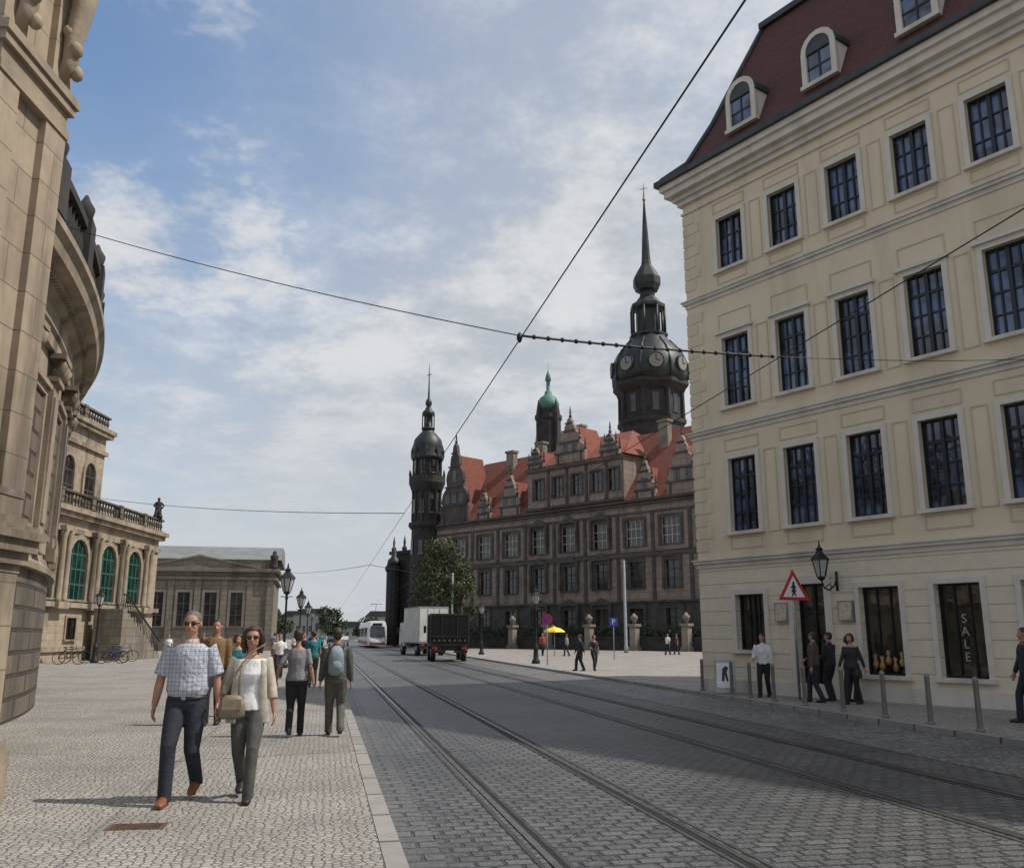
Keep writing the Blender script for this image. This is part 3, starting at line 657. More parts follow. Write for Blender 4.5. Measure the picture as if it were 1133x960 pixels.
# ------------------------------------------------------------------ guardhouse
gh=thing('guardhouse_building','grey classical guardhouse with pediment and metal roof','building',(-37.4,92.2,0),12.5)
b=MB(); b.box(0,13,0,16,0,7.9); b.obj('wall',['greyst'],gh)
b=MB(); b.box(-.3,13.3,-.3,16.3,7.1,7.35); b.box(-.5,13.5,-.5,16.5,7.9,8.25); b.box(-.2,13.2,-.2,0.01,0,1.2)
b.prism([(-.3,8.252),(11.3,8.252),(5.5,9.4)],-.3,.3,0); b.prism([(-.6,8.25),(-.3,8.252),(5.5,9.4),(11.3,8.252),(11.6,8.25),(5.5,9.6)],-.45,.3,0)
for x in (.4,2.9,5.5,8.1,10.6,12.6): b.box(x-.3,x+.3,-.15,.01,1.2,7.1)
b.box(0,13,.3,16,8.25,9.2)
b.obj('cornice',['greyst'],gh)
b=MB(); b.add([(-.5,.2,9.2),(13.6,.2,9.2),(13.6,16.5,9.2),(-.5,16.5,9.2),(-.5,5,10.9),(13.6,5,10.9),(13.6,13,10.9),(-.5,13,10.9)],[(0,1,5,4),(1,2,6,5),(2,3,7,6),(3,0,4,7),(4,5,6,7)]); b.obj('roof',['metalroof'],gh)
ghw=window_mesh('guardhouse_window',1.2,3.4,2,3,['castlelite','castletrim','cwin'],sur=.25,dep=-.03,proud=.14,sw=.08)
for x in(1.65,4.2,6.8,9.35): mk('window',ghw,gh,(x,0,2.4))
b=MB(); b.lathe([(.5,0),(.4,.3),(.35,.9),(.45,1.3),(.2,1.5),(.22,1.7),(.02,1.95)],(0,0,0),8); b.obj('statue',['blackstone'],gh,(12.9,-.1,8.25))

# ------------------------------------------------------------------ people
def ik(a,c,l1,l2,pole):
    a=Vector(a);c=Vector(c); d=c-a; Ln=min(d.length,(l1+l2)*.998); dr=d.normalized()
    x=(l1*l1-l2*l2+Ln*Ln)/(2*Ln); h=math.sqrt(max(l1*l1-x*x,0)); pole=Vector(pole); p=(pole-dr*pole.dot(dr)).normalized()
    return a+dr*x+p*h, a+dr*Ln
def remesh(b,name,mats,vox,smooth=3,parent=None):
    me=b.mesh(name,mats); o=bpy.data.objects.new('tmp',me); COL.objects.link(o)
    m=o.modifiers.new('r','REMESH'); m.mode='VOXEL'; m.voxel_size=vox; m.use_smooth_shade=True
    if smooth:
        s=o.modifiers.new('s','SMOOTH'); s.factor=.5; s.iterations=smooth
    dg=bpy.context.evaluated_depsgraph_get(); me2=bpy.data.meshes.new_from_object(o.evaluated_get(dg))
    bpy.data.objects.remove(o); me2.name=name; me2.materials.clear()
    for mm in mats: me2.materials.append(M[mm] if isinstance(mm,str) else mm)
    for p in me2.polygons: p.material_index=0
    return mk(name,me2,parent)
def cmat(name,c,bm=.6,rough=.85):
    if name in M: return M[name]
    M[name]=pmat(name,c,tuple(x*.7 for x in c),7,rough,bmp=bm,bscale=10); return M[name]
M['skin']=pmat('skin',(.40,.22,.15),(.34,.175,.115),9,.55)
M['lips']=pmat('lips',(.30,.10,.08),None,9,.5)
M['hair_grey']=pmat('grey_hair',(.17,.155,.14),(.08,.075,.07),30,.6,bmp=.5,bscale=90)
M['hair_brown']=pmat('auburn_hair',(.07,.022,.013),(.035,.013,.008),30,.45,bmp=.5,bscale=90)
M['hair_dark']=pmat('dark_hair',(.025,.018,.012),(.04,.03,.02),30,.5,bmp=.5,bscale=90)
M['shoe_brown']=pmat('brown_shoe',(.22,.08,.035),None,9,.5); M['shoe_black']=pmat('black_shoe',(.02,.02,.02),None,9,.5)
def plaid():
    m,t,b=nt('plaid_cotton'); b.inputs['Roughness'].default_value=.85
    v=coords(t); s=t.nodes.new('ShaderNodeSeparateXYZ'); t.links.new(v,s.inputs[0])
    def band(ch,per,wd,off=0): 
        f=mth(t,'FRACT',mth(t,'ADD',mth(t,'MULTIPLY',ch,1/per),off+50)); return mth(t,'LESS_THAN',f,wd)
    a=band(s.outputs[0],.042,.42); c=band(s.outputs[2],.042,.42); a2=band(s.outputs[0],.042,.08,.3); c2=band(s.outputs[2],.042,.08,.3)
    k=mth(t,'MULTIPLY',mth(t,'ADD',a,c),.33)
    o=mixc(t,k,(.50,.52,.56),(.09,.12,.20)); o=mixc(t,mth(t,'MULTIPLY',mth(t,'MAXIMUM',a2,c2),.5),o,(.05,.06,.10))
    t.links.new(o,b.inputs['Base Color']); bump(t,b,noise(t,v,9,2),.9,.04); return m
M['plaid']=plaid()
def person(label,loc,rz,h=1.75,fem=False,lod=1,feet=((.1,.0),(-.1,.0)),hands=None,top='x',topc=None,bot='b',botc=None,shoe='shoe_black',hair='hair_dark',hairlen='short',sleeve='short',
           jacket=None,lift=(0,0),group=None,headturn=0,elb=None,pelv=.93):
    root=thing('person',label,'person',loc,rz,group); s=h/1.8; S=Matrix.Scale(s,4)
    vox={2:.006,1:.011,0:.024}[lod]; cv={2:.009,1:.014,0:.026}[lod]; seg={2:14,1:10,0:8}[lod]
    rf={2:1.02,1:1.06,0:1.25}[lod]
    shw=.165 if fem else .188
    hx=.09
    ft=[Vector((feet[i][0],feet[i][1],.085+lift[i])) for i in(0,1)]
    hj=[Vector((hx,0,pelv)),Vector((-hx,0,pelv))]
    dz=pelv-.93
    kn=[];an=[]
    for i in(0,1):
        k,a_=ik(hj[i],ft[i],.44,.44,(0.03*(1 if i==0 else -1),1,0)); kn.append(k);an.append(a_)
    sh=[Vector((shw,0,1.44+dz)),Vector((-shw,0,1.44+dz))]
    if hands is None: hands=((.27,.03,.82),(-.27,.03,.82))
    el=[];wr=[]
    for i in(0,1):
        pole=(0.25*(1 if i==0 else -1),-1,0) if elb is None else elb[i]
        e,w=ik(sh[i],Vector(hands[i])+Vector((0,0,dz)),.29,.26,pole); el.append(e);wr.append(w)
    tm=[(.86,.13,.10),(.93,.165,.118),(1.0,.162,.118),(1.12,.158,.122),(1.24,.162,.122),(1.36,.178,.122),(1.44,.17,.098),(1.49,.11,.075),(1.52,.06,.058)]
    tf=[(.86,.13,.10),(.93,.178,.125),(1.0,.165,.118),(1.1,.135,.10),(1.2,.138,.105),(1.31,.152,.128),(1.40,.155,.10),(1.46,.13,.08),(1.49,.085,.062),(1.52,.05,.05)]
    T=tf if fem else tm
    def torso(b,off,z0,z1,m=0):
        pts=[];rr=[]
        for z,a,c in T:
            if z0-1e-3<=z<=z1+1e-3: pts.append((0,.012 if z>1.2 else 0,z+dz)); rr.append((a+off,c+off))
        b.tube(pts,rr,20 if lod==2 else 12,(1,0,0),m,M=S)
    b=MB(); torso(b,0,.86,1.52)
    ht=Matrix.Translation((0,0,dz))@Matrix.Rotation(rad(headturn),4,'Z')
    HS=S@ht
    b.tube([(0,-.005,1.46),(0,0,1.55),(0,.01,1.63)],[.064 if not fem else .054,.060 if not fem else .047,.058 if not fem else .047],seg,M=HS)
    b.ell((0,.0,1.705),.080,.096,.098,16,12,M=HS)
    b.ell((0,.03,1.635),.062,.070,.064,14,10,M=HS)
    b.ell((0,.045,1.60),.038,.046,.034,12,8,M=HS)
    if lod>=1:
        b.tube([(0,.085,1.70),(0,.105,1.67),(0,.112,1.655),(0,.09,1.645)],[.010,.013,.017,.012],8,M=HS)
        for q in(-1,1): b.ell((q*.082,-.005,1.68),.012,.022,.034,8,6,M=HS); b.ell((q*.035,.075,1.655),.022,.018,.02,8,6,M=HS)
        b.ell((0,.075,1.715),.055,.022,.012,10,6,M=HS)
    for i in(0,1):
        q=1 if i==0 else -1
        b.tube([sh[i]-Vector((q*.06,0,-.005)),sh[i]+Vector((0,0,.01)),sh[i].lerp(el[i],.35),el[i],el[i].lerp(wr[i],.35),wr[i]],[x*rf for x in((.052,.058,.05,.041,.043,.029) if not fem else (.042,.048,.041,.034,.036,.024))],seg,M=S)
        b.tube([hj[i],hj[i].lerp(kn[i],.5),kn[i],kn[i].lerp(an[i],.35),an[i]],[.088,.075,.052,.053,.036],seg,M=S)
        d=(wr[i]-el[i]).normalized(); d=(d+Vector((0,.0,-.35))).normalized()
        inw=Vector((-q,0,0)); inw=(inw-d*inw.dot(d)).normalized(); fw=d.cross(inw)*1.0
        if fw.y<0: fw=-fw
        p0=wr[i]; hs=.92 if fem else 1.
        b.tube([p0-d*.01,p0+d*.03,p0+d*.085*hs],[(.026,.02),(.036*hs,.018),(.040*hs,.016)],10,fw,M=S)
        if lod==2:
            for k,(o_,ln) in enumerate(((.030,.070),(.0105,.082),(-.0095,.075),(-.029,.058))):
                r0=p0+d*.078*hs+fw*o_*hs; d1=(d+inw*.25).normalized(); d2=(d+inw*.9).normalized(); d3=(d*.6+inw).normalized()
                j1=r0+d1*ln*.45; j2=j1+d2*ln*.32; j3=j2+d3*ln*.25
                b.tube([r0-d*.012,r0,j1,j2,j3],[.0095,.0092,.0085,.0078,.0062],7,fw,M=S)
            t0=p0+d*.025+fw*.026; t1=t0+(d+fw*.9).normalized()*.035; t2=t1+(d+fw*.25+inw*.4).normalized()*.03; t3=t2+(d+inw*.5).normalized()*.02
            b.tube([t0,t1,t2,t3],[.014,.0125,.0105,.008],7,inw,M=S)
        else:
            b.tube([p0+d*.08,p0+d*.12+inw*.01,p0+d*.155+inw*.035],[(.036,.015),(.034,.013),(.026,.011)],8,fw,M=S)
            b.tube([p0+d*.03+fw*.03,p0+d*.06+fw*.05,p0+d*.09+fw*.045],.012,6,M=S)
        b.tube([an[i]+Vector((0,-.03,-.03)),an[i]+Vector((0,.08,-.05))],.028,8,M=S)
    remesh(b,'body',['skin'],vox,2,root)
    b=MB(); off=.012*rf+.004
    torso(b,off,.86,1.0)
    for i in(0,1):
        a_=an[i]+Vector((0,-.005,.0)); 
        w=(.102,.092,.072,.067,.063) if not fem else (.100,.088,.066,.061,.058)
        pts=[hj[i]+Vector((0,0,.03)),hj[i].lerp(kn[i],.5),kn[i],kn[i].lerp(a_,.5),a_-Vector((0,0,.01)),a_-Vector((0,0,.045))]
        b.tube(pts,[x*rf for x in w]+[w[-1]*rf*1.02],seg,M=S)
        if lod==2:
            for f,rr_ in((.12,.07),(.5,.07),(.86,.072)): 
                p=kn[i].lerp(an[i],f); b.tube([p+Vector((-.05,-.03,.02*(1 if f!=.5 else -1))),p+Vector((0,.03 if f<.4 else -.0,-.01)),p+Vector((.05,-.03,.01))],[.02,.042,.02],8,M=S)
    remesh(b,'trousers',[cmat(bot,botc)],cv,2,root)
    b=MB(); torso(b,.02*rf,.93 if (fem or lod<2) else .985,1.49 if not fem else 1.46)
    if lod==2 and not fem:
        b.tube([(0,0,1.0+dz),(0,.004,1.06+dz),(0,.006,1.16+dz),(0,.006,1.3+dz)],[(.180,.140),(.204,.160),(.198,.152),(.190,.142)],18,(1,0,0),M=S)
    for i in(0,1):
        q=1 if i==0 else -1
        pts=[sh[i]-Vector((q*.07,0,-.0)),sh[i]+Vector((0,0,.012)),sh[i].lerp(el[i],.4)]
        rr=[.062,.072,.074] if not fem else [.05,.056,.05]
        if sleeve=='short': pts.append(sh[i].lerp(el[i],.88)); rr.append(.080 if not fem else .048)
        else: pts+= [el[i],el[i].lerp(wr[i],.5),wr[i].lerp(el[i],.06)]; rr+=[.058,.052,.044] if not fem else [.048,.043,.037]
        b.tube(pts,[x*rf for x in rr],seg,M=S)
    if not fem: b.tube([(0,-.005,1.48+dz),(0,.0,1.54+dz)],[.086,.074],12,M=S)
    tm_=M[top] if top in M else cmat(top,topc)
    remesh(b,'top',[tm_],cv,2,root)
    if jacket:
        b=MB()
        for i in(0,1):
            q=1 if i==0 else -1
            b.tube([(q*.115,.075,1.45+dz),(q*.13,.105,1.3+dz),(q*.14,.10,1.1+dz),(q*.175,.115,.80+dz)],[(.03,.022),(.045,.026),(.05,.028),(.055,.022)],10,(1,0,0),M=S)
            b.tube([sh[i]-Vector((q*.07,0,0)),sh[i]+Vector((0,0,.012)),sh[i].lerp(el[i],.5),el[i],el[i].lerp(wr[i],.45)],[.058,.062,.058,.056,.055],seg,M=S)
        b.tube([(0,-.045,1.47+dz),(0,-.04,1.35+dz),(0,-.04,1.1+dz),(0,-.04,.80+dz)],[(.13,.06),(.175,.1),(.172,.10),(.215,.115)],16,(1,0,0),M=S)
        remesh(b,'cardigan',[cmat(*jacket)],cv,2,root)
    if lod==2 and not fem:
        b=MB(); b.tube([(0,0,.965),(0,0,1.0)],[(.187,.140),(.185,.138)],24,(1,0,0),M=S@Matrix.Translation((0,0,dz))); b.box(-.02,.02,.134,.147,.967,.998,1,S@Matrix.Translation((0,0,dz))); b.obj('belt',['black','galv'],root)
    for i in(0,1):
        a_=an[i]; b=MB()
        z0=a_.z-.085
        pit=lift[i]*1.6
        Ms=S@Matrix.Translation((a_.x,a_.y,z0+.0))@Matrix.Rotation(-pit*2.0,4,'X')
        b.tube([(0,-.075,.045),(0,-.05,.05),(0,.02,.055),(0,.09,.043),(0,.16,.032),(0,.195,.028)],[(.02,.028),(.037,.045),(.04,.05),(.048,.038),(.045,.028),(.025,.018)],12,(1,0,0),M=Ms)
        b.box(-.036,.036,-.075,.17,.001,.018,0,Ms)
        remesh(b,'shoe',[shoe],cv*.8,1,root)
    b=MB()
    b.ell((0,-.014,1.724),.087,.097,.095,16,12,M=HS)
    b.ell((0,-.035,1.67),.077,.07,.07,12,9,M=HS)
    if hairlen!='short':
        b.ell((0,.0,1.765),.079,.084,.052,12,8,M=HS)
        ln={'bob':1.60,'long':1.52}[hairlen]
        for q in(-1,1): b.tube([(q*.05,.035,1.785),(q*.086,.02,1.72),(q*.096,.0,1.66),(q*.088,-.01,ln)],[.03,.03,.034,.022],8,M=HS)
        b.tube([(0,-.04,1.75),(0,-.07,1.66),(0,-.065,ln-.02)],[(.08,.05),(.09,.045),(.065,.03)],10,(1,0,0),M=HS)
    remesh(b,'hair',[hair],vox*1.2,1,root)
    if lod==2:
        b=MB()
        for q in(-1,1): b.ell((q*.033,.090,1.69),.028,.012,.021,12,8,0,HS); b.tube([(q*.058,.085,1.695),(q*.086,-.01,1.69)],.0035,5,m=0,M=HS)
        b.tube([(-.012,.100,1.696),(.012,.100,1.696)],.004,5,M=HS)
        b.obj('sunglasses',['black'],root)
        b=MB(); b.tube([(-.026,.094,1.620),(-.01,.102,1.623),(.01,.102,1.623),(.026,.094,1.620)],[(.003,.003),(.006,.006),(.006,.006),(.003,.003)],8,M=HS); b.obj('mouth',['lips'],root)
    return root
# couple: the man's left hand and the woman's right hand meet between them
person('grey-haired man in plaid shirt and dark jeans walking hand in hand',(-3.27,9.45,0),186,1.85,lod=2,feet=((.08,.26),(-.09,-.24)),lift=(0,.08),hands=((.30,.02,.89),(-.31,.0,.91)),elb=((.9,-.5,0),(-.4,-1,0)),top='plaid',bot='dark_denim',botc=(.02,.024,.036),shoe='shoe_brown',hair='hair_grey',pelv=.905)
person('woman with auburn hair, white top and beige cardigan walking',(-2.68,9.60,0),190,1.70,fem=True,lod=2,feet=((.06,-.24),(-.06,.25)),lift=(.08,0),hands=((.32,.10,.97),(-.27,.05,.90)),top='white_cotton',topc=(.78,.77,.76),bot='grey_green_cotton',botc=(.085,.082,.072),shoe='shoe_black',hair='hair_brown',hairlen='long',sleeve='short',jacket=('beige_knit',(.52,.46,.37)),pelv=.905)
hb=thing('shoulder_bag','beige brown leather shoulder bag hanging at a hip','bag',(-2.80,9.40,.90),195)
b=MB(); b.tube([(0,0,-.12),(0,0,-.09),(0,0,.02),(0,0,.09),(0,0,.11)],[(.10,.03),(.135,.05),(.125,.045),(.09,.035),(.06,.02)],14,(1,0,0)); b.obj('bag',['brown'],hb)
b=MB(); b.box(-.09,.09,.04,.055,-.03,.07); b.obj('flap',['brown'],hb)
b=MB(); b.tube([(.06,0,.09),(.02,.02,.25),(-.08,.02,.42),(-.2,.0,.55),(-.29,-.12,.60)],.008,6); b.tube([(-.06,0,.09),(-.06,.02,.25),(-.08,.02,.42)],.008,6); b.obj('strap',['brown'],hb)
person('man in orange brown shirt and dark trousers',(-5.45,17.1,0),188,1.86,lod=1,feet=((.09,.12),(-.09,-.1)),top='ochre_cotton',topc=(.24,.14,.06),bot='black_trousers',botc=(.02,.02,.022),sleeve='long')
person('woman in teal top and dark trousers',(-5.6,19.0,0),184,1.6,fem=True,lod=1,feet=((.08,.1),(-.08,-.1)),top='teal_cotton',topc=(.02,.18,.21),bot='black_trousers',botc=(.02,.02,.022),hair='hair_brown',hairlen='bob')
person('woman with short dark hair, grey top, black trousers, walking away',(-3.5,15.2,0),8,1.68,fem=True,lod=1,feet=((.08,.22),(-.08,-.18)),lift=(0,.06),hands=((.3,-.06,.88),(-.34,.1,.98)),top='mid_grey_cotton',topc=(.22,.22,.225),bot='black_trousers',botc=(.02,.02,.022))
person('person in grey jacket and khaki trousers walking away',(-2.88,15.3,0),12,1.70,lod=1,feet=((.1,-.16),(-.09,.22)),lift=(.06,0),top='grey_olive_jersey',topc=(.09,.088,.08),bot='khaki_cotton',botc=(.115,.11,.09),sleeve='long')
bp=thing('backpack','pale blue and grey backpack worn on a walker\'s back','backpack',(-2.85,15.1,1.18),12)
b=MB(); b.tube([(0,-.03,-.2),(0,-.05,-.17),(0,-.05,.1),(0,-.03,.2),(0,0,.23)],[(.10,.05),(.125,.08),(.12,.075),(.09,.05),(.05,.02)],12,(1,0,0)); b.ell((0,-.12,-.07),.08,.035,.08); b.obj('pack',[cmat('pack_nylon',(.25,.31,.34))],bp)
b=MB()
for q in(-1,1): b.tube([(q*.1,.02,.18),(q*.12,.1,.27),(q*.12,.25,.2),(q*.13,.27,-.02),(q*.12,.05,-.15)],.012,6)
b.obj('strap',['black'],bp)
BENT=((.22,.28,1.08),(-.27,.02,.84)); HOLD=((.16,.30,1.15),(-.14,.32,1.12)); SW=((.28,.2,.88),(-.28,-.16,.88))
P=[('man in white jacket and dark trousers beside the wall',onfac(2.9,1.0),150,1.62,0,'white_cotton',(.6,.6,.58),'black_trousers',(.02,.02,.022),'hair_dark','long',BENT),
('man in dark suit standing at the door',onfac(4.7,.8),40,1.65,0,'dark_suit',(.03,.03,.035),'black_trousers',(.02,.02,.022),'hair_dark','long',HOLD),
('woman in black coat walking past the shop window',onfac(5.6,1.3),130,1.62,1,'dark_suit',(.03,.03,.035),'black_trousers',(.02,.02,.022),'hair_brown','long',SW),
('man in brown jacket passing the shop',onfac(4.75,1.5),60,1.66,0,'brown_jacket',(.10,.07,.05),'dark_denim',(.025,.03,.045),'hair_dark','long',BENT),
('woman in grey pullover talking near the door',onfac(5.15,.7),-60,1.58,1,'grey_olive_jersey',(.09,.088,.08),'black_trousers',(.02,.02,.022),'hair_dark','long',HOLD),
('man in black coat standing near the facade',Vector((9.6,17.4,0)),70,1.72,0,'dark_suit',(.03,.03,.035),'dark_denim',(.025,.03,.045),'hair_dark','long',SW),
('person in black clothes crossing the square',Vector((3.08,42.1,0)),100,1.6,0,'dark_suit',(.03,.03,.035),'black_trousers',(.02,.02,.022),'hair_dark','long',SW),
('woman in black clothes with pale bag on the square',Vector((3.75,42.4,0)),200,1.58,1,'dark_suit',(.03,.03,.035),'black_trousers',(.02,.02,.022),'hair_brown','short',BENT),
('person in blue jeans strolling by the castle',Vector((12.6,75,0)),120,1.65,0,'white_cotton',(.6,.6,.58),'dark_denim',(.05,.08,.16),'hair_dark','short',None),
('person in red brown top strolling by the castle',Vector((13.5,76,0)),100,1.65,1,'brown_jacket',(.1,.07,.05),'dark_denim',(.05,.08,.16),'hair_brown','short',None),
('person in pale top by the yellow parasol',Vector((4.2,71,0)),100,1.65,1,'pale_grey_cotton',(.42,.42,.43),'dark_denim',(.05,.08,.16),'hair_brown','short',None),
('man in red shirt by the yellow parasol',Vector((2.4,73,0)),200,1.7,0,'red_cotton',(.4,.05,.04),'dark_denim',(.05,.08,.16),'hair_dark','short',None),
]
for i,(l,p,r,h,f,t1,tc1,b1,bc1,hr,sl,hd) in enumerate(P):
    person(l,p,r,h,fem=bool(f),lod=1 if p.y<30 else 0,feet=((.09,.2),(-.08,-.18)) if i not in(1,4) else ((.1,.03),(-.1,-.02)),hands=hd,top=t1,topc=tc1,bot=b1,botc=bc1,hair=hr,sleeve=sl,headturn=(i*37)%50-25,hairlen='bob' if (f and i<8) else 'short')
q=onfac(5.85,1.45); hb2=thing('handbag','black handbag carried at a side','bag',(q.x,q.y,.72),40)
b=MB(); b.tube([(0,0,-.12),(0,0,-.08),(0,0,.06),(0,0,.1)],[(.12,.04),(.14,.055),(.12,.04),(.08,.02)],10); b.tube([(-.07,0,.08),(-.05,0,.22),(.05,0,.22),(.07,0,.08)],.009,5); b.obj('bag',['black'],hb2)
tops=[('teal_cotton',(.02,.18,.21)),('white_cotton',(.7,.7,.7)),('dark_suit',(.03,.03,.035)),('ochre_cotton',(.24,.14,.06)),('pale_grey_cotton',(.36,.36,.37)),('white_cotton',(.7,.7,.7)),('blue_cotton',(.05,.12,.35))]
nm={'teal_cotton':'teal','white_cotton':'white','dark_suit':'black','ochre_cotton':'ochre','pale_grey_cotton':'pale grey','blue_cotton':'blue'}
sp0=[(-.3,30),(-1.6,36),(-.8,41),(-2.2,46),(-1.2,52),(-3.0,40),(-2.9,58),(-.4,62),(-2.0,68),(-.9,75),(-4.5,66),(-14,70),(-9,58),(-1.5,82),(-.2,90),(-3.8,50),(-2.6,33),(-7.5,62),(-17,66),(-15.5,64)]
for i,(lt,al) in enumerate(sp0):
    t1,tc1=tops[i%7]; p=W(lt,al)
    person('pedestrian in %s top walking on the pavement'%nm[t1],p,random.choice((8,190,15,180)),1.6+random.random()*.2,fem=i%2==0,lod=0,feet=((.09,.17),(-.08,-.15)),top=t1,topc=tc1,bot='dark_denim' if i%3 else 'khaki_cotton',botc=(.025,.03,.045) if i%3 else (.13,.125,.1),group='pedestrians along the street')
um=thing('umbrella_stand','yellow parasol on a pole','umbrella',(3.3,72,0))
b=MB(); b.tube([(0,0,0),(0,0,2.2)],.03,6); b.obj('pole',['galv'],um)
b=MB(); b.lathe([(.85,1.78),(.75,1.9),(.45,2.08),(.1,2.17),(.02,2.25)],(0,0,0),8,0,False); b.obj('canopy',['yellow'],um)

# ------------------------------------------------------------------ street furniture
bl=None
for al in(14.1,15.4,16.8,18.3,19.9,21.4,22.7,23.8,24.8,25.8):
    pos=W(10.95,al)
    if bl is None:
        bl=thing('bollard','slim grey metal bollard on the pavement edge','bollard',pos,group='bollards along the kerb')
        b=MB(); b.lathe([(.05,0),(.05,.02),(.045,.8),(.05,.82),(.05,.87),(.02,.9)],(0,0,0),10); b.lathe([(.075,0),(.075,.03),(.055,.05)],(0,0,0),10); b.obj('post',['boll'],bl)
    else: copy_tree(bl,None,pos)
ws=thing('warning_sign','red bordered triangular pedestrian warning sign on a grey pole','sign',(7.25,23.6,0),15)
b=MB(); b.tube([(0,.03,0),(0,.03,3.25)],.035,8); b.obj('pole',['galv'],ws)
def tri(r): return [(r*math.cos(a),2.72+r*math.sin(a)) for a in(rad(90),rad(210),rad(330))]
b=MB(); b.prism(tri(.52),-.012,-.0,0); b.prism(tri(.36),-.016,-.0125,1)
b.add([(x,-.018,z) for x,z in((-.03,2.86),(.03,2.86),(.035,2.93),(-.035,2.93))],[(0,1,2,3)],2)
b.prism([(-.02,2.87),(-.09,2.76),(-.03,2.77),(-.08,2.66),(-.03,2.67),(-.07,2.57),(-.02,2.57),(0,2.64),(.03,2.57),(.08,2.57),(.03,2.67),(.08,2.67),(.03,2.77),(.09,2.76),(.02,2.87)],-.02,-.0165,2)
b.obj('sign_plate',['red','white','black'],ws)
ab=thing('pavement_board','white folding advertising board on the pavement','sign board',(5.95,26.1,0),-15,scale=.85)
b=MB()
for q,y in((1,-.28),(-1,.28)):
    Mx=Matrix.Translation((0,y,0))@Matrix.Rotation(rad(-14*q),4,'X'); b.box(-.32,.32,-.015,.015,.03,1.1,0,Mx); b.box(-.26,.26,-.018*1,-.0155,.2,1.0,1,Mx)
    b.prism([(-.1,.4),(-.02,.4),(.0,.6),(.05,.4),(.12,.4),(.06,.7),(.12,.85),(.02,.9),(-.08,.8)],-.02,-.0185,2,Mx)
b.obj('panel',['galv','white','frame'],ab)
def street_lamp(pos,H=4.6,ls=1.3,label='black ornate cast iron street lamp with lantern'):
    s_=thing('street_lamp',label,'street lamp',pos,SA,group='ornate street lamps')
    b=MB(); b.lathe([(.24,0),(.24,.15),(.16,.25),(.13,.8),(.16,.9),(.09,1.0),(.07,1.2),(.05,H-1.0),(.08,H-.95),(.035,H-.6)],(0,0,0),10)
    b.tube([(-.3,0,H-.85),(.3,0,H-.85)],.022,6)
    b.obj('post',['iron'],s_)
    b=MB(); lantern(b,(0,0,H-.6),ls); b.obj('lantern',['iron','lantern'],s_)
    return s_
sl=street_lamp(W(-1.9,47.3),4.3,1.8)
for p_ in(W(-1.8,72),W(-1.7,98),W(-1.6,124)): copy_tree(sl,None,p_)
s2=street_lamp((1.35,52.5,0),3.9,1.3); copy_tree(s2,None,(-2.5,76,0)); copy_tree(s2,None,(-24.0,53.5,0))
fp=thing('tram_mast','tall slim pale grey overhead line mast','pole',(10.2,83,0)); b=MB(); b.lathe([(.2,0),(.2,.5),(.15,.6),(.11,8.1),(.04,8.2)],(0,0,0),10); b.obj('mast',['galv'],fp)
copy_tree(fp,None,(-6.5,100,0))
def sign_post(pos,kind):
    s_=thing('road_sign','blue square parking sign on a pole' if kind=='P' else 'round blue and red no stopping sign on a pole','sign',pos,0)
    b=MB(); b.tube([(0,.03,0),(0,.03,2.7)],.03,8); b.obj('pole',['galv'],s_)
    b=MB()
    if kind=='P': b.box(-.28,.28,-.02,0,2.15,2.7,0); b.obj('sign_plate',['blue'],s_); text('lettering','P',.5,'white',s_,(0,-.025,2.25),(rad(90),0,0))
    else:
        b.tube([(0,-.02,2.4),(0,0,2.4)],.3,20,m=1,sm=False); b.tube([(0,-.026,2.4),(0,-.021,2.4)],.2,20,m=0,sm=False); b.box(-.25,.25,-.03,-.027,-.04,.04,1,Matrix.Translation((0,0,2.4))@Matrix.Rotation(rad(45),4,'Y')); b.obj('sign_plate',['blue','red'],s_)
sign_post((6.7,61,0),'P'); sign_post((1.9,50,0),'R')

def cat(a,c,sag=.15,n=14):
    a=Vector(a);c=Vector(c); return [a.lerp(c,i/n)-Vector((0,0,4*sag*(i/n)*(1-i/n))) for i in range(n+1)]
def wire(name,lab,paths,cat_='cable'):
    o=thing(name,lab,cat_,group='overhead tram wires'); b=MB()
    for p,r in paths: b.tube(p,r,6)
    b.obj('cable',['wire'],o); return o
wire('contact_wire','black overhead tram contact wire',[([W(2.53,-10,5.66),W(2.53,60,5.66),W(2.53,200,5.66)],.009)])
wire('contact_wire','black overhead tram contact wire',[([W(6.67,-10,5.75),W(6.67,60,5.75),W(6.67,200,5.75)],.008)])
J=W(2.53,11.9,5.72)
RR=onfac(11.2,.05,7.3)
wire('span_wire','black span wire from pavilion to the tram line',[(cat((-8.5,16.0,9.2),J,.1),.008)])
sp=wire('span_wire','insulated span wire anchored to the palace facade',[(cat(J,RR,.25),.007)])
b=MB(); pl=cat(J,RR,.25,60)
for i in range(1,21): b.ell(pl[i],.036,.036,.036,8,5)
b.tube(pl[:21],.018,6)
b.lathe([(.02,0),(.04,.05),(.04,.1),(.02,.14)],tuple(J-Vector((0,0,.1))),8)
b.obj('insulator',['wire'],sp)
wire('span_wire','thin black span wire from gallery over the street',[(cat((-27.0,56,10.1),W(2.53,31,5.66),.3),.014)])
wire('span_wire','thin black span wire far down the street',[(cat((-25,95,8.0),W(2.53,55,5.66),.3),.015),(cat(W(2.53,55,5.66),(-6.5,100,8),.2),.015)])

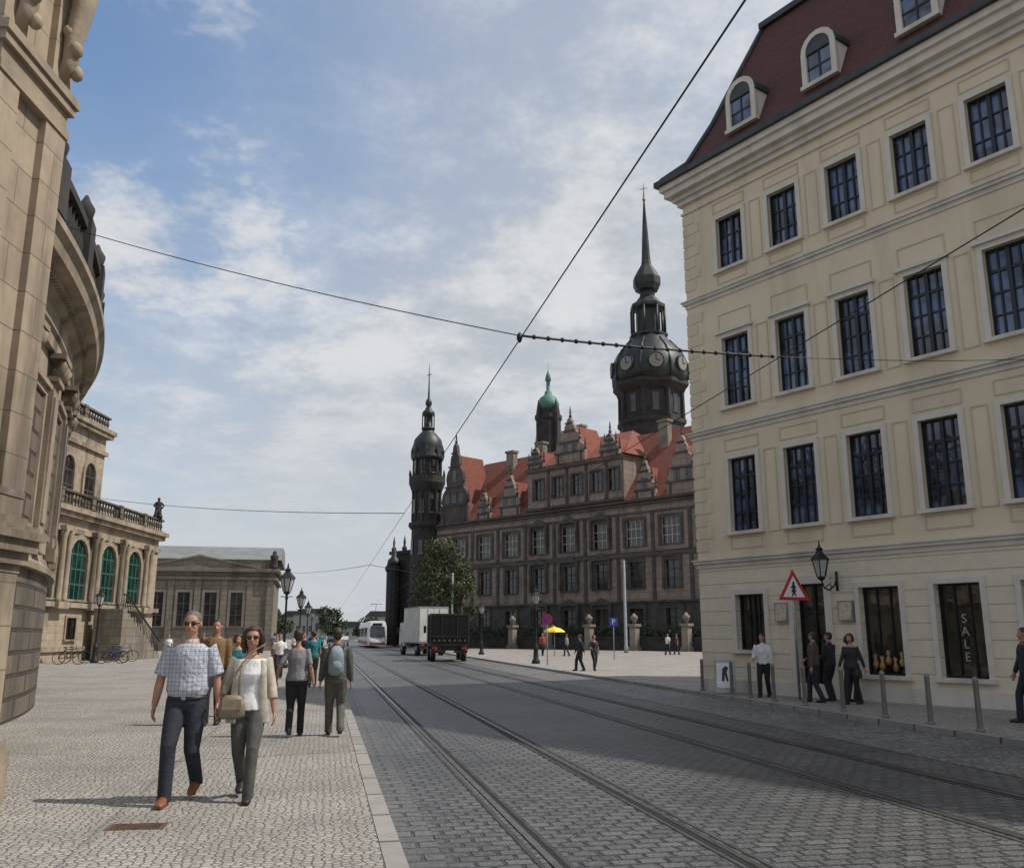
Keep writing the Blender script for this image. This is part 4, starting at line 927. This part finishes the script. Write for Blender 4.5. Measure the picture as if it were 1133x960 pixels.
# ------------------------------------------------------------------ vehicles
def wheel(parent,x,y,r=.5,w=.3):
    b=MB(); b.tube([(x-w/2,y,r),(x+w/2,y,r)],r,18,(0,0,1)); o=b.obj('wheel',['rubber'],parent); b=MB(); b.tube([(x-w/2-.01,y,r),(x+w/2+.01,y,r)],r*.55,14,(0,0,1)); b.obj('rim',['galv'],o)
def truck(pos,rz,lab,paint,boxh,boxw=2.45,ln=6.5,stripes=False):
    t_=thing('truck',lab,'truck',pos,rz)
    dark=paint=='truckd'
    b=MB(); b.box(-boxw/2,boxw/2,0,ln-2.2,1.05,1.05+boxh,0)
    for z in(1.0,1.05+boxh-.08): b.box(-boxw/2-.03,boxw/2+.03,-.03,ln-2.17,z,z+.1,1)
    for x in(-boxw/2-.03,boxw/2-.04): b.box(x,x+.07,-.035,.03,1.1,1.05+boxh-.08,1)
    for i in range(6): b.box(-boxw/2-.02,boxw/2+.02,.4+i*.65,.45+i*.65,1.1,1.05+boxh-.08,0)
    b.obj('cargo_box',[paint,'galv' if not dark else 'lead'],t_)
    b=MB()
    b.box(-boxw/2+.06,-.02,-.05,-.036,1.15,boxh+.9,0); b.box(.02,boxw/2-.06,-.05,-.036,1.15,boxh+.9,0)
    for x in(-.5,.5): b.box(x-.02,x+.02,-.08,-.051,1.2,boxh+.85,1)
    if stripes:
        b.box(-boxw/2+.1,boxw/2-.1,-.09,-.052,1.55,1.6,1)
        for k in range(7): b.box(-1.05+k*.33,-.95+k*.33,-.1,-.092,1.28,1.38,2)
    b.obj('rear_door',[paint,'galv' if not dark else 'lead','castlelite'],t_)
    b=MB(); b.prism([(0,.75),(2.0,.75),(2.0,1.7),(1.75,2.7),(.05,2.75)],-1.15,1.15,0,Matrix.Translation((0,ln-2.1,0))@Matrix.Rotation(rad(90),4,'Z')); b.obj('cab',[paint],t_)
    b=MB(); b.box(-1.0,1.0,ln-.38,ln-.34,1.75,2.55); b.obj('windscreen',['glassd'],t_)
    b=MB(); b.box(-.5,.5,.1,ln-.3,.6,.98); b.box(-1.15,1.15,-.1,.05,.55,.72); b.box(-1.2,-.7,-.12,.05,.75,.98);b.box(.7,1.2,-.12,.05,.75,.98); b.obj('chassis',['black'],t_)
    for x in(-.95,.95): 
        b=MB(); b.box(x-.14,x+.14,-.14,-.121,.8,.92); b.obj('tail_light',['red'],t_)
    b=MB(); b.box(-.26,.26,-.13,-.101,.58,.69); b.obj('number_plate',['white'],t_)
    for x in(-1.0,1.0):
        for y in(1.2,ln-1.1): wheel(t_,x,y)
    for q in(-1,1):
        b=MB(); b.box(q*1.35-.09,q*1.35+.09,ln-.6,ln-.5,1.8,2.3); b.tube([(q*1.12,ln-.55,2.1),(q*1.35,ln-.55,2.1)],.02,6); b.obj('mirror',['black'],t_)
truck((-4.0,59.5,-.1),8,'nearly black box truck seen from behind on the cobbles','truckd',1.95,2.45,6.0,stripes=True)
truck((-6.5,76.5,-.1),20,'pale grey box truck standing on the street','truckw',2.9,2.5,7.5)
tp=W(6.67,118,-.09); tr=thing('tram','white and red articulated tram with dark windscreen','tram',tp,SA)
b=MB()
for k in range(3):
    y0=k*10.5
    pr=[(-1.2,.35),(1.2,.35),(1.25,1.2),(1.22,2.6),(1.05,3.25),(.8,3.4),(-.8,3.4),(-1.05,3.25),(-1.22,2.6),(-1.25,1.2)]
    if k==0:
        vs=[(x*.82,0.0 if z<1.3 else (z-1.2)*.35,z) for x,z in pr]+[(x,1.4,z) for x,z in pr]+[(x,10,z) for x,z in pr]
        n=10; fs=[tuple(range(n)),tuple(range(3*n-1,2*n-1,-1))]+[(i+j*n,i+n+j*n,(i+1)%n+n+j*n,(i+1)%n+j*n) for i in range(n) for j in(0,1)]
        b.add(vs,fs,0)
    else: b.prism(pr,y0,y0+10)
    if k: b.prism([(x*.9,z*.95) for x,z in pr],y0-.5,y0,1)
b.obj('car_body',['cream','black'],tr)
b=MB(); b.add([(-.92,.02,1.35),(.92,.02,1.35),(.9,.42,2.7),(-.9,.42,2.7)],[(0,1,2,3)])
b.obj('windscreen',['glassd'],tr)
b=MB()
for q in(-1,1): 
    for k in range(3): b.box(q*1.235-.02,q*1.235+.02,k*10.5+1.8,k*10.5+9.7,1.35,2.55)
b.obj('side_windows',['glassd'],tr)
b=MB(); b.box(-1.0,1.0,-.06,.0,.42,.7); 
for q in(-1,1): b.box(q*1.25-.03,q*1.25+.03,1.5,31,.42,.9)
b.obj('skirt',[pmat('tram_red',(.35,.06,.05),None,2,.4)],tr)
b=MB(); b.box(-.6,.6,.42,.6,2.8,3.1); b.obj('destination_sign',['black'],tr)
for q in(-1,1): b=MB(); b.tube([(q*.7,-.08,.85),(q*.7,-.02,.85)],.12,10); b.obj('headlight',['white'],tr)
b=MB(); b.tube([(0,5,3.4),(0,6.6,4.5),(0,5.2,5.6)],.03,5); b.tube([(-.8,5.2,5.62),(.8,5.2,5.62)],.03,5); b.obj('pantograph',['iron'],tr)
def car(pos,rz,col,lab):
    c_=thing('parked_car',lab,'car',pos,rz,group='cars by the street')
    b=MB(); pr=[(-2.1,.35),(2.1,.35),(2.15,.75),(1.9,.92),(1.1,1.0),(.5,1.42),(-.9,1.45),(-1.6,1.05),(-2.1,.95)]
    b.prism(pr,-.85,.85); b.obj('body',[cmat('car_'+lab.split()[0],col,0,.3)],c_)
    b=MB(); b.prism([(1.0,1.0),(.48,1.36),(-.85,1.38),(-1.45,1.03)],-.86,.86); b.obj('windows',['glassd'],c_)
    for x in(-1.35,1.35):
        for y in(-.8,.8): 
            b=MB(); b.tube([(x,y-.1,.32),(x,y+.1,.32)],.32,14,(0,0,1)); b.obj('wheel',['rubber'],c_)
car(W(3.0,150,-.1),SA+90,(.5,.5,.5),'silver parked car on the street'); car(W(1.5,165,-.1),SA+90,(.03,.04,.08),'navy parked car on the street')
def bike(pos,rz,label):
    k_=thing('bicycle',label,'bicycle',pos,rz,group='bicycles parked by the gallery')
    for x in(-.52,.52):
        b=MB(); n=20
        b.tube([(x+.33*math.cos(2*math.pi*i/n),0,.34+.33*math.sin(2*math.pi*i/n)) for i in range(n+1)],.022,6,(0,1,0))
        for i in range(8): a=math.pi*2*i/8; b.tube([(x,0,.34),(x+.33*math.cos(a),0,.34+.33*math.sin(a))],.004,3)
        b.obj('wheel',['rubber'],k_)
    b=MB(); 
    for a,c in(((-.52,.34),(-.05,.3)),((-.05,.3),(-.2,.85)),((-.2,.8),(.36,.82)),((-.05,.3),(.38,.72)),((-.52,.34),(-.2,.8)),((.52,.34),(.34,.98))): b.tube([(a[0],0,a[1]),(c[0],0,c[1])],.02,6)
    b.obj('frame',['blue' if 'blue' in label else 'iron'],k_)
    b=MB(); b.tube([(.3,-.28,1.0),(.34,0,1.02),(.3,.28,1.0)],.016,6); b.obj('handlebar',['galv'],k_)
    b=MB(); b.ell((-.22,0,.9),.14,.08,.035); b.obj('saddle',['black'],k_)
for i,(x,y,r,c) in enumerate(((-22.6,52.5,20,'black'),(-23.2,54.5,-10,'blue'),(-23.6,56.5,30,'black'),(-24.9,53.0,15,'black'),(-24.3,51.0,8,'black'))): bike((x,y,0),r,c+' bicycle leaning near the gallery wall')
st=thing('statue','dark seated stone figure on the balustrade corner','statue',(-27.0,68.6,10.2),200,scale=.85)
b=MB(); b.box(-.4,.4,-.4,.4,0,.25); b.tube([(0,0,.2),(0,0,.6),(0,0,1.2),(0,.02,1.5),(0,.03,1.6)],[(.38,.35),(.3,.3),(.26,.2),(.22,.14),(.08,.08)],10); b.ell((0,.05,1.75),.13,.15,.17); b.tube([(.22,0,1.45),(.4,.1,1.15),(.2,.35,1.0)],.08,8); b.tube([(-.22,0,1.45),(-.45,.05,1.2),(-.3,.25,.9)],.08,8); b.tube([(.12,.1,.6),(.15,.5,.6),(.15,.5,.1)],.13,8); b.tube([(-.12,.1,.6),(-.15,.5,.6),(-.15,.5,.1)],.13,8)
remesh(b,'figure',['blackstone'],.04,1,st)

# ------------------------------------------------------------------ trees
def tree(pos,H,cr,clumps,n,leaf,mat,label,zs=.45,group=None):
    t_=thing('tree',label,'tree',pos,0,group); rnd=random.Random(int(pos[0]*10+pos[1]))
    b=MB(); b.tube([(0,0,0),(.05,0,H*.2),(0,.1,H*.45),(.1,0,H*.75)],[.28*H/9,.22*H/9,.16*H/9,.06],8)
    for i in range(7):
        a=i*.9+rnd.random(); z=H*(.25+.07*i); e=Vector((math.cos(a)*cr*.7,math.sin(a)*cr*.7,z+H*.2)); b.tube([(0,0,z),e*.5+Vector((0,0,z*.5+.1)),e],[.1*H/9,.07*H/9,.03],6)
    b.obj('trunk',['bark'],t_)
    b=MB(); cl=[]
    for i in range(clumps):
        a=rnd.random()*6.28; u=rnd.random(); z=H*(zs-.1+ (1.05-zs)*u); rr=cr*(1-abs(u-.4)*.9)*math.sqrt(rnd.random())
        cl.append((Vector((math.cos(a)*rr,math.sin(a)*rr,z)),cr*(.22+.22*rnd.random())))
    for i in range(n):
        c,r=cl[rnd.randrange(len(cl))]
        d=Vector((rnd.gauss(0,1),rnd.gauss(0,1),rnd.gauss(0,.8))).normalized()*r*(.55+.5*rnd.random())
        p=c+d; u=Vector((rnd.gauss(0,1),rnd.gauss(0,1),rnd.gauss(0,1))).normalized(); v=u.orthogonal().normalized(); w=u.cross(v)
        s=leaf*(.6+.8*rnd.random())
        b.add([p-v*s,p-w*s*.5,p+v*s,p+w*s*.5],[(0,1,2,3)])
    b.obj('crown',[mat],t_)
tree((-8.0,104,0),12.4,3.6,46,8500,.17,'leaf','leafy green tree standing before the castle corner',.42)
tree((-5.6,101,0),8.0,2.2,26,3600,.15,'leaf','small leafy green tree beside the castle',.4)
for i,(x,y) in enumerate(((-54,205),(-58,225),(-47,240),(-40,260),(-64,215))):
    tree((x,y,0),6+i%3,4.2,22,1800,.4,'leaf2','distant green tree beyond the guardhouse',.3,'distant street trees')
rnd=random.Random(3)
for i in range(16):
    x=-150+i*11; y=330+rnd.random()*60; h=4+rnd.random()*6
    o=thing('distant_building','pale distant city building across the river','building',(x,y,0),rnd.random()*20-10,group='distant city buildings')
    b=MB(); b.box(-6,6,0,10,0,h,0); b.prism([(-6.3,h),(6.3,h),(4,h+2.2),(-4,h+2.2)],-.3,10.3,1)
    for k in range(5): b.box(-5+k*2.3,-4+k*2.3,-.06,.0,h*.3,h*.55,2)
    b.obj('wall',['far','lead','cwin'],o)

# ------------------------------------------------------------------ world / light / camera
EL,AZ=52,92
w=bpy.data.worlds.new('World'); scene.world=w; w.use_nodes=True; t=w.node_tree
bg=t.nodes['Background']; sky=t.nodes.new('ShaderNodeTexSky'); sky.sky_type='NISHITA'; sky.sun_disc=False
sky.sun_elevation=rad(EL); sky.sun_rotation=rad(AZ); sky.air_density=1.1; sky.dust_density=1.4; sky.ozone_density=1.3
tc=t.nodes.new('ShaderNodeTexCoord'); sp_=t.nodes.new('ShaderNodeSeparateXYZ'); t.links.new(tc.outputs['Generated'],sp_.inputs[0])
X,Y,Z=sp_.outputs
zz=mth(t,'ADD',mth(t,'MAXIMUM',Z,0.0),.22)
cb=t.nodes.new('ShaderNodeCombineXYZ'); t.links.new(mth(t,'DIVIDE',X,zz),cb.inputs[0]); t.links.new(mth(t,'DIVIDE',Y,zz),cb.inputs[1]); cb.inputs[2].default_value=1.7
n1=noise(t,cb.outputs[0],2.1,7,.62); n2=noise(t,cb.outputs[0],.8,3,.5); n3=noise(t,cb.outputs[0],4.2,6,.68)
m1=ramp(t,mth(t,'ADD',n1,mth(t,'MULTIPLY',n2,.35)),.57,.76)
low=ramp(t,mth(t,'SUBTRACT',.34,Z),0,.26)   # 1 near the horizon
veil=mth(t,'ADD',mth(t,'MULTIPLY',ramp(t,X,-.42,.12),.85),mth(t,'MULTIPLY',ramp(t,mth(t,'SUBTRACT',.56,Z),0,.4),.85))
veil=mth(t,'MULTIPLY',veil,mth(t,'ADD',mth(t,'MULTIPLY',n3,1.1),.38))
fac=mth(t,'MAXIMUM',mth(t,'MULTIPLY',m1,.9),veil); fac=mth(t,'MINIMUM',fac,.95)
fac=mth(t,'MAXIMUM',fac,mth(t,'MULTIPLY',low,.95))
shade=ramp(t,mth(t,'ADD',mth(t,'MULTIPLY',n3,.55),mth(t,'MULTIPLY',n1,.45)),.40,.62)
cc=mixc(t,shade,(4.1,4.35,4.7),(6.0,6.1,6.2))
cc=mixc(t,mth(t,'MULTIPLY',low,.85),cc,(4.55,4.85,5.2))
blue=mixc(t,1.0,sky.outputs[0],(1.2,1.3,1.35),'MULTIPLY')
fin=mixc(t,fac,blue,cc)
t.links.new(fin,bg.inputs[0]); bg.inputs[1].default_value=.122
S=Vector((math.cos(rad(EL))*math.sin(rad(AZ)),math.cos(rad(EL))*math.cos(rad(AZ)),math.sin(rad(EL))))
ld=bpy.data.lights.new('sun','SUN'); ld.energy=4.1; ld.angle=rad(.6); ld.color=(1,.94,.86)
lo=bpy.data.objects.new('sun',ld); COL.objects.link(lo); lo.rotation_euler=S.to_track_quat('Z','Y').to_euler(); lo.location=(0,0,50)
cam=bpy.data.cameras.new('camera'); co=bpy.data.objects.new('camera',cam); COL.objects.link(co)
cam.sensor_width=36; cam.lens=31.77; cam.clip_end=6000; cam.clip_start=.05
co.location=(0,0,1.6); co.rotation_euler=(rad(90+12.5),0,0); scene.camera=co
scene.view_settings.view_transform='Standard'; scene.view_settings.look='None'; scene.view_settings.exposure=0
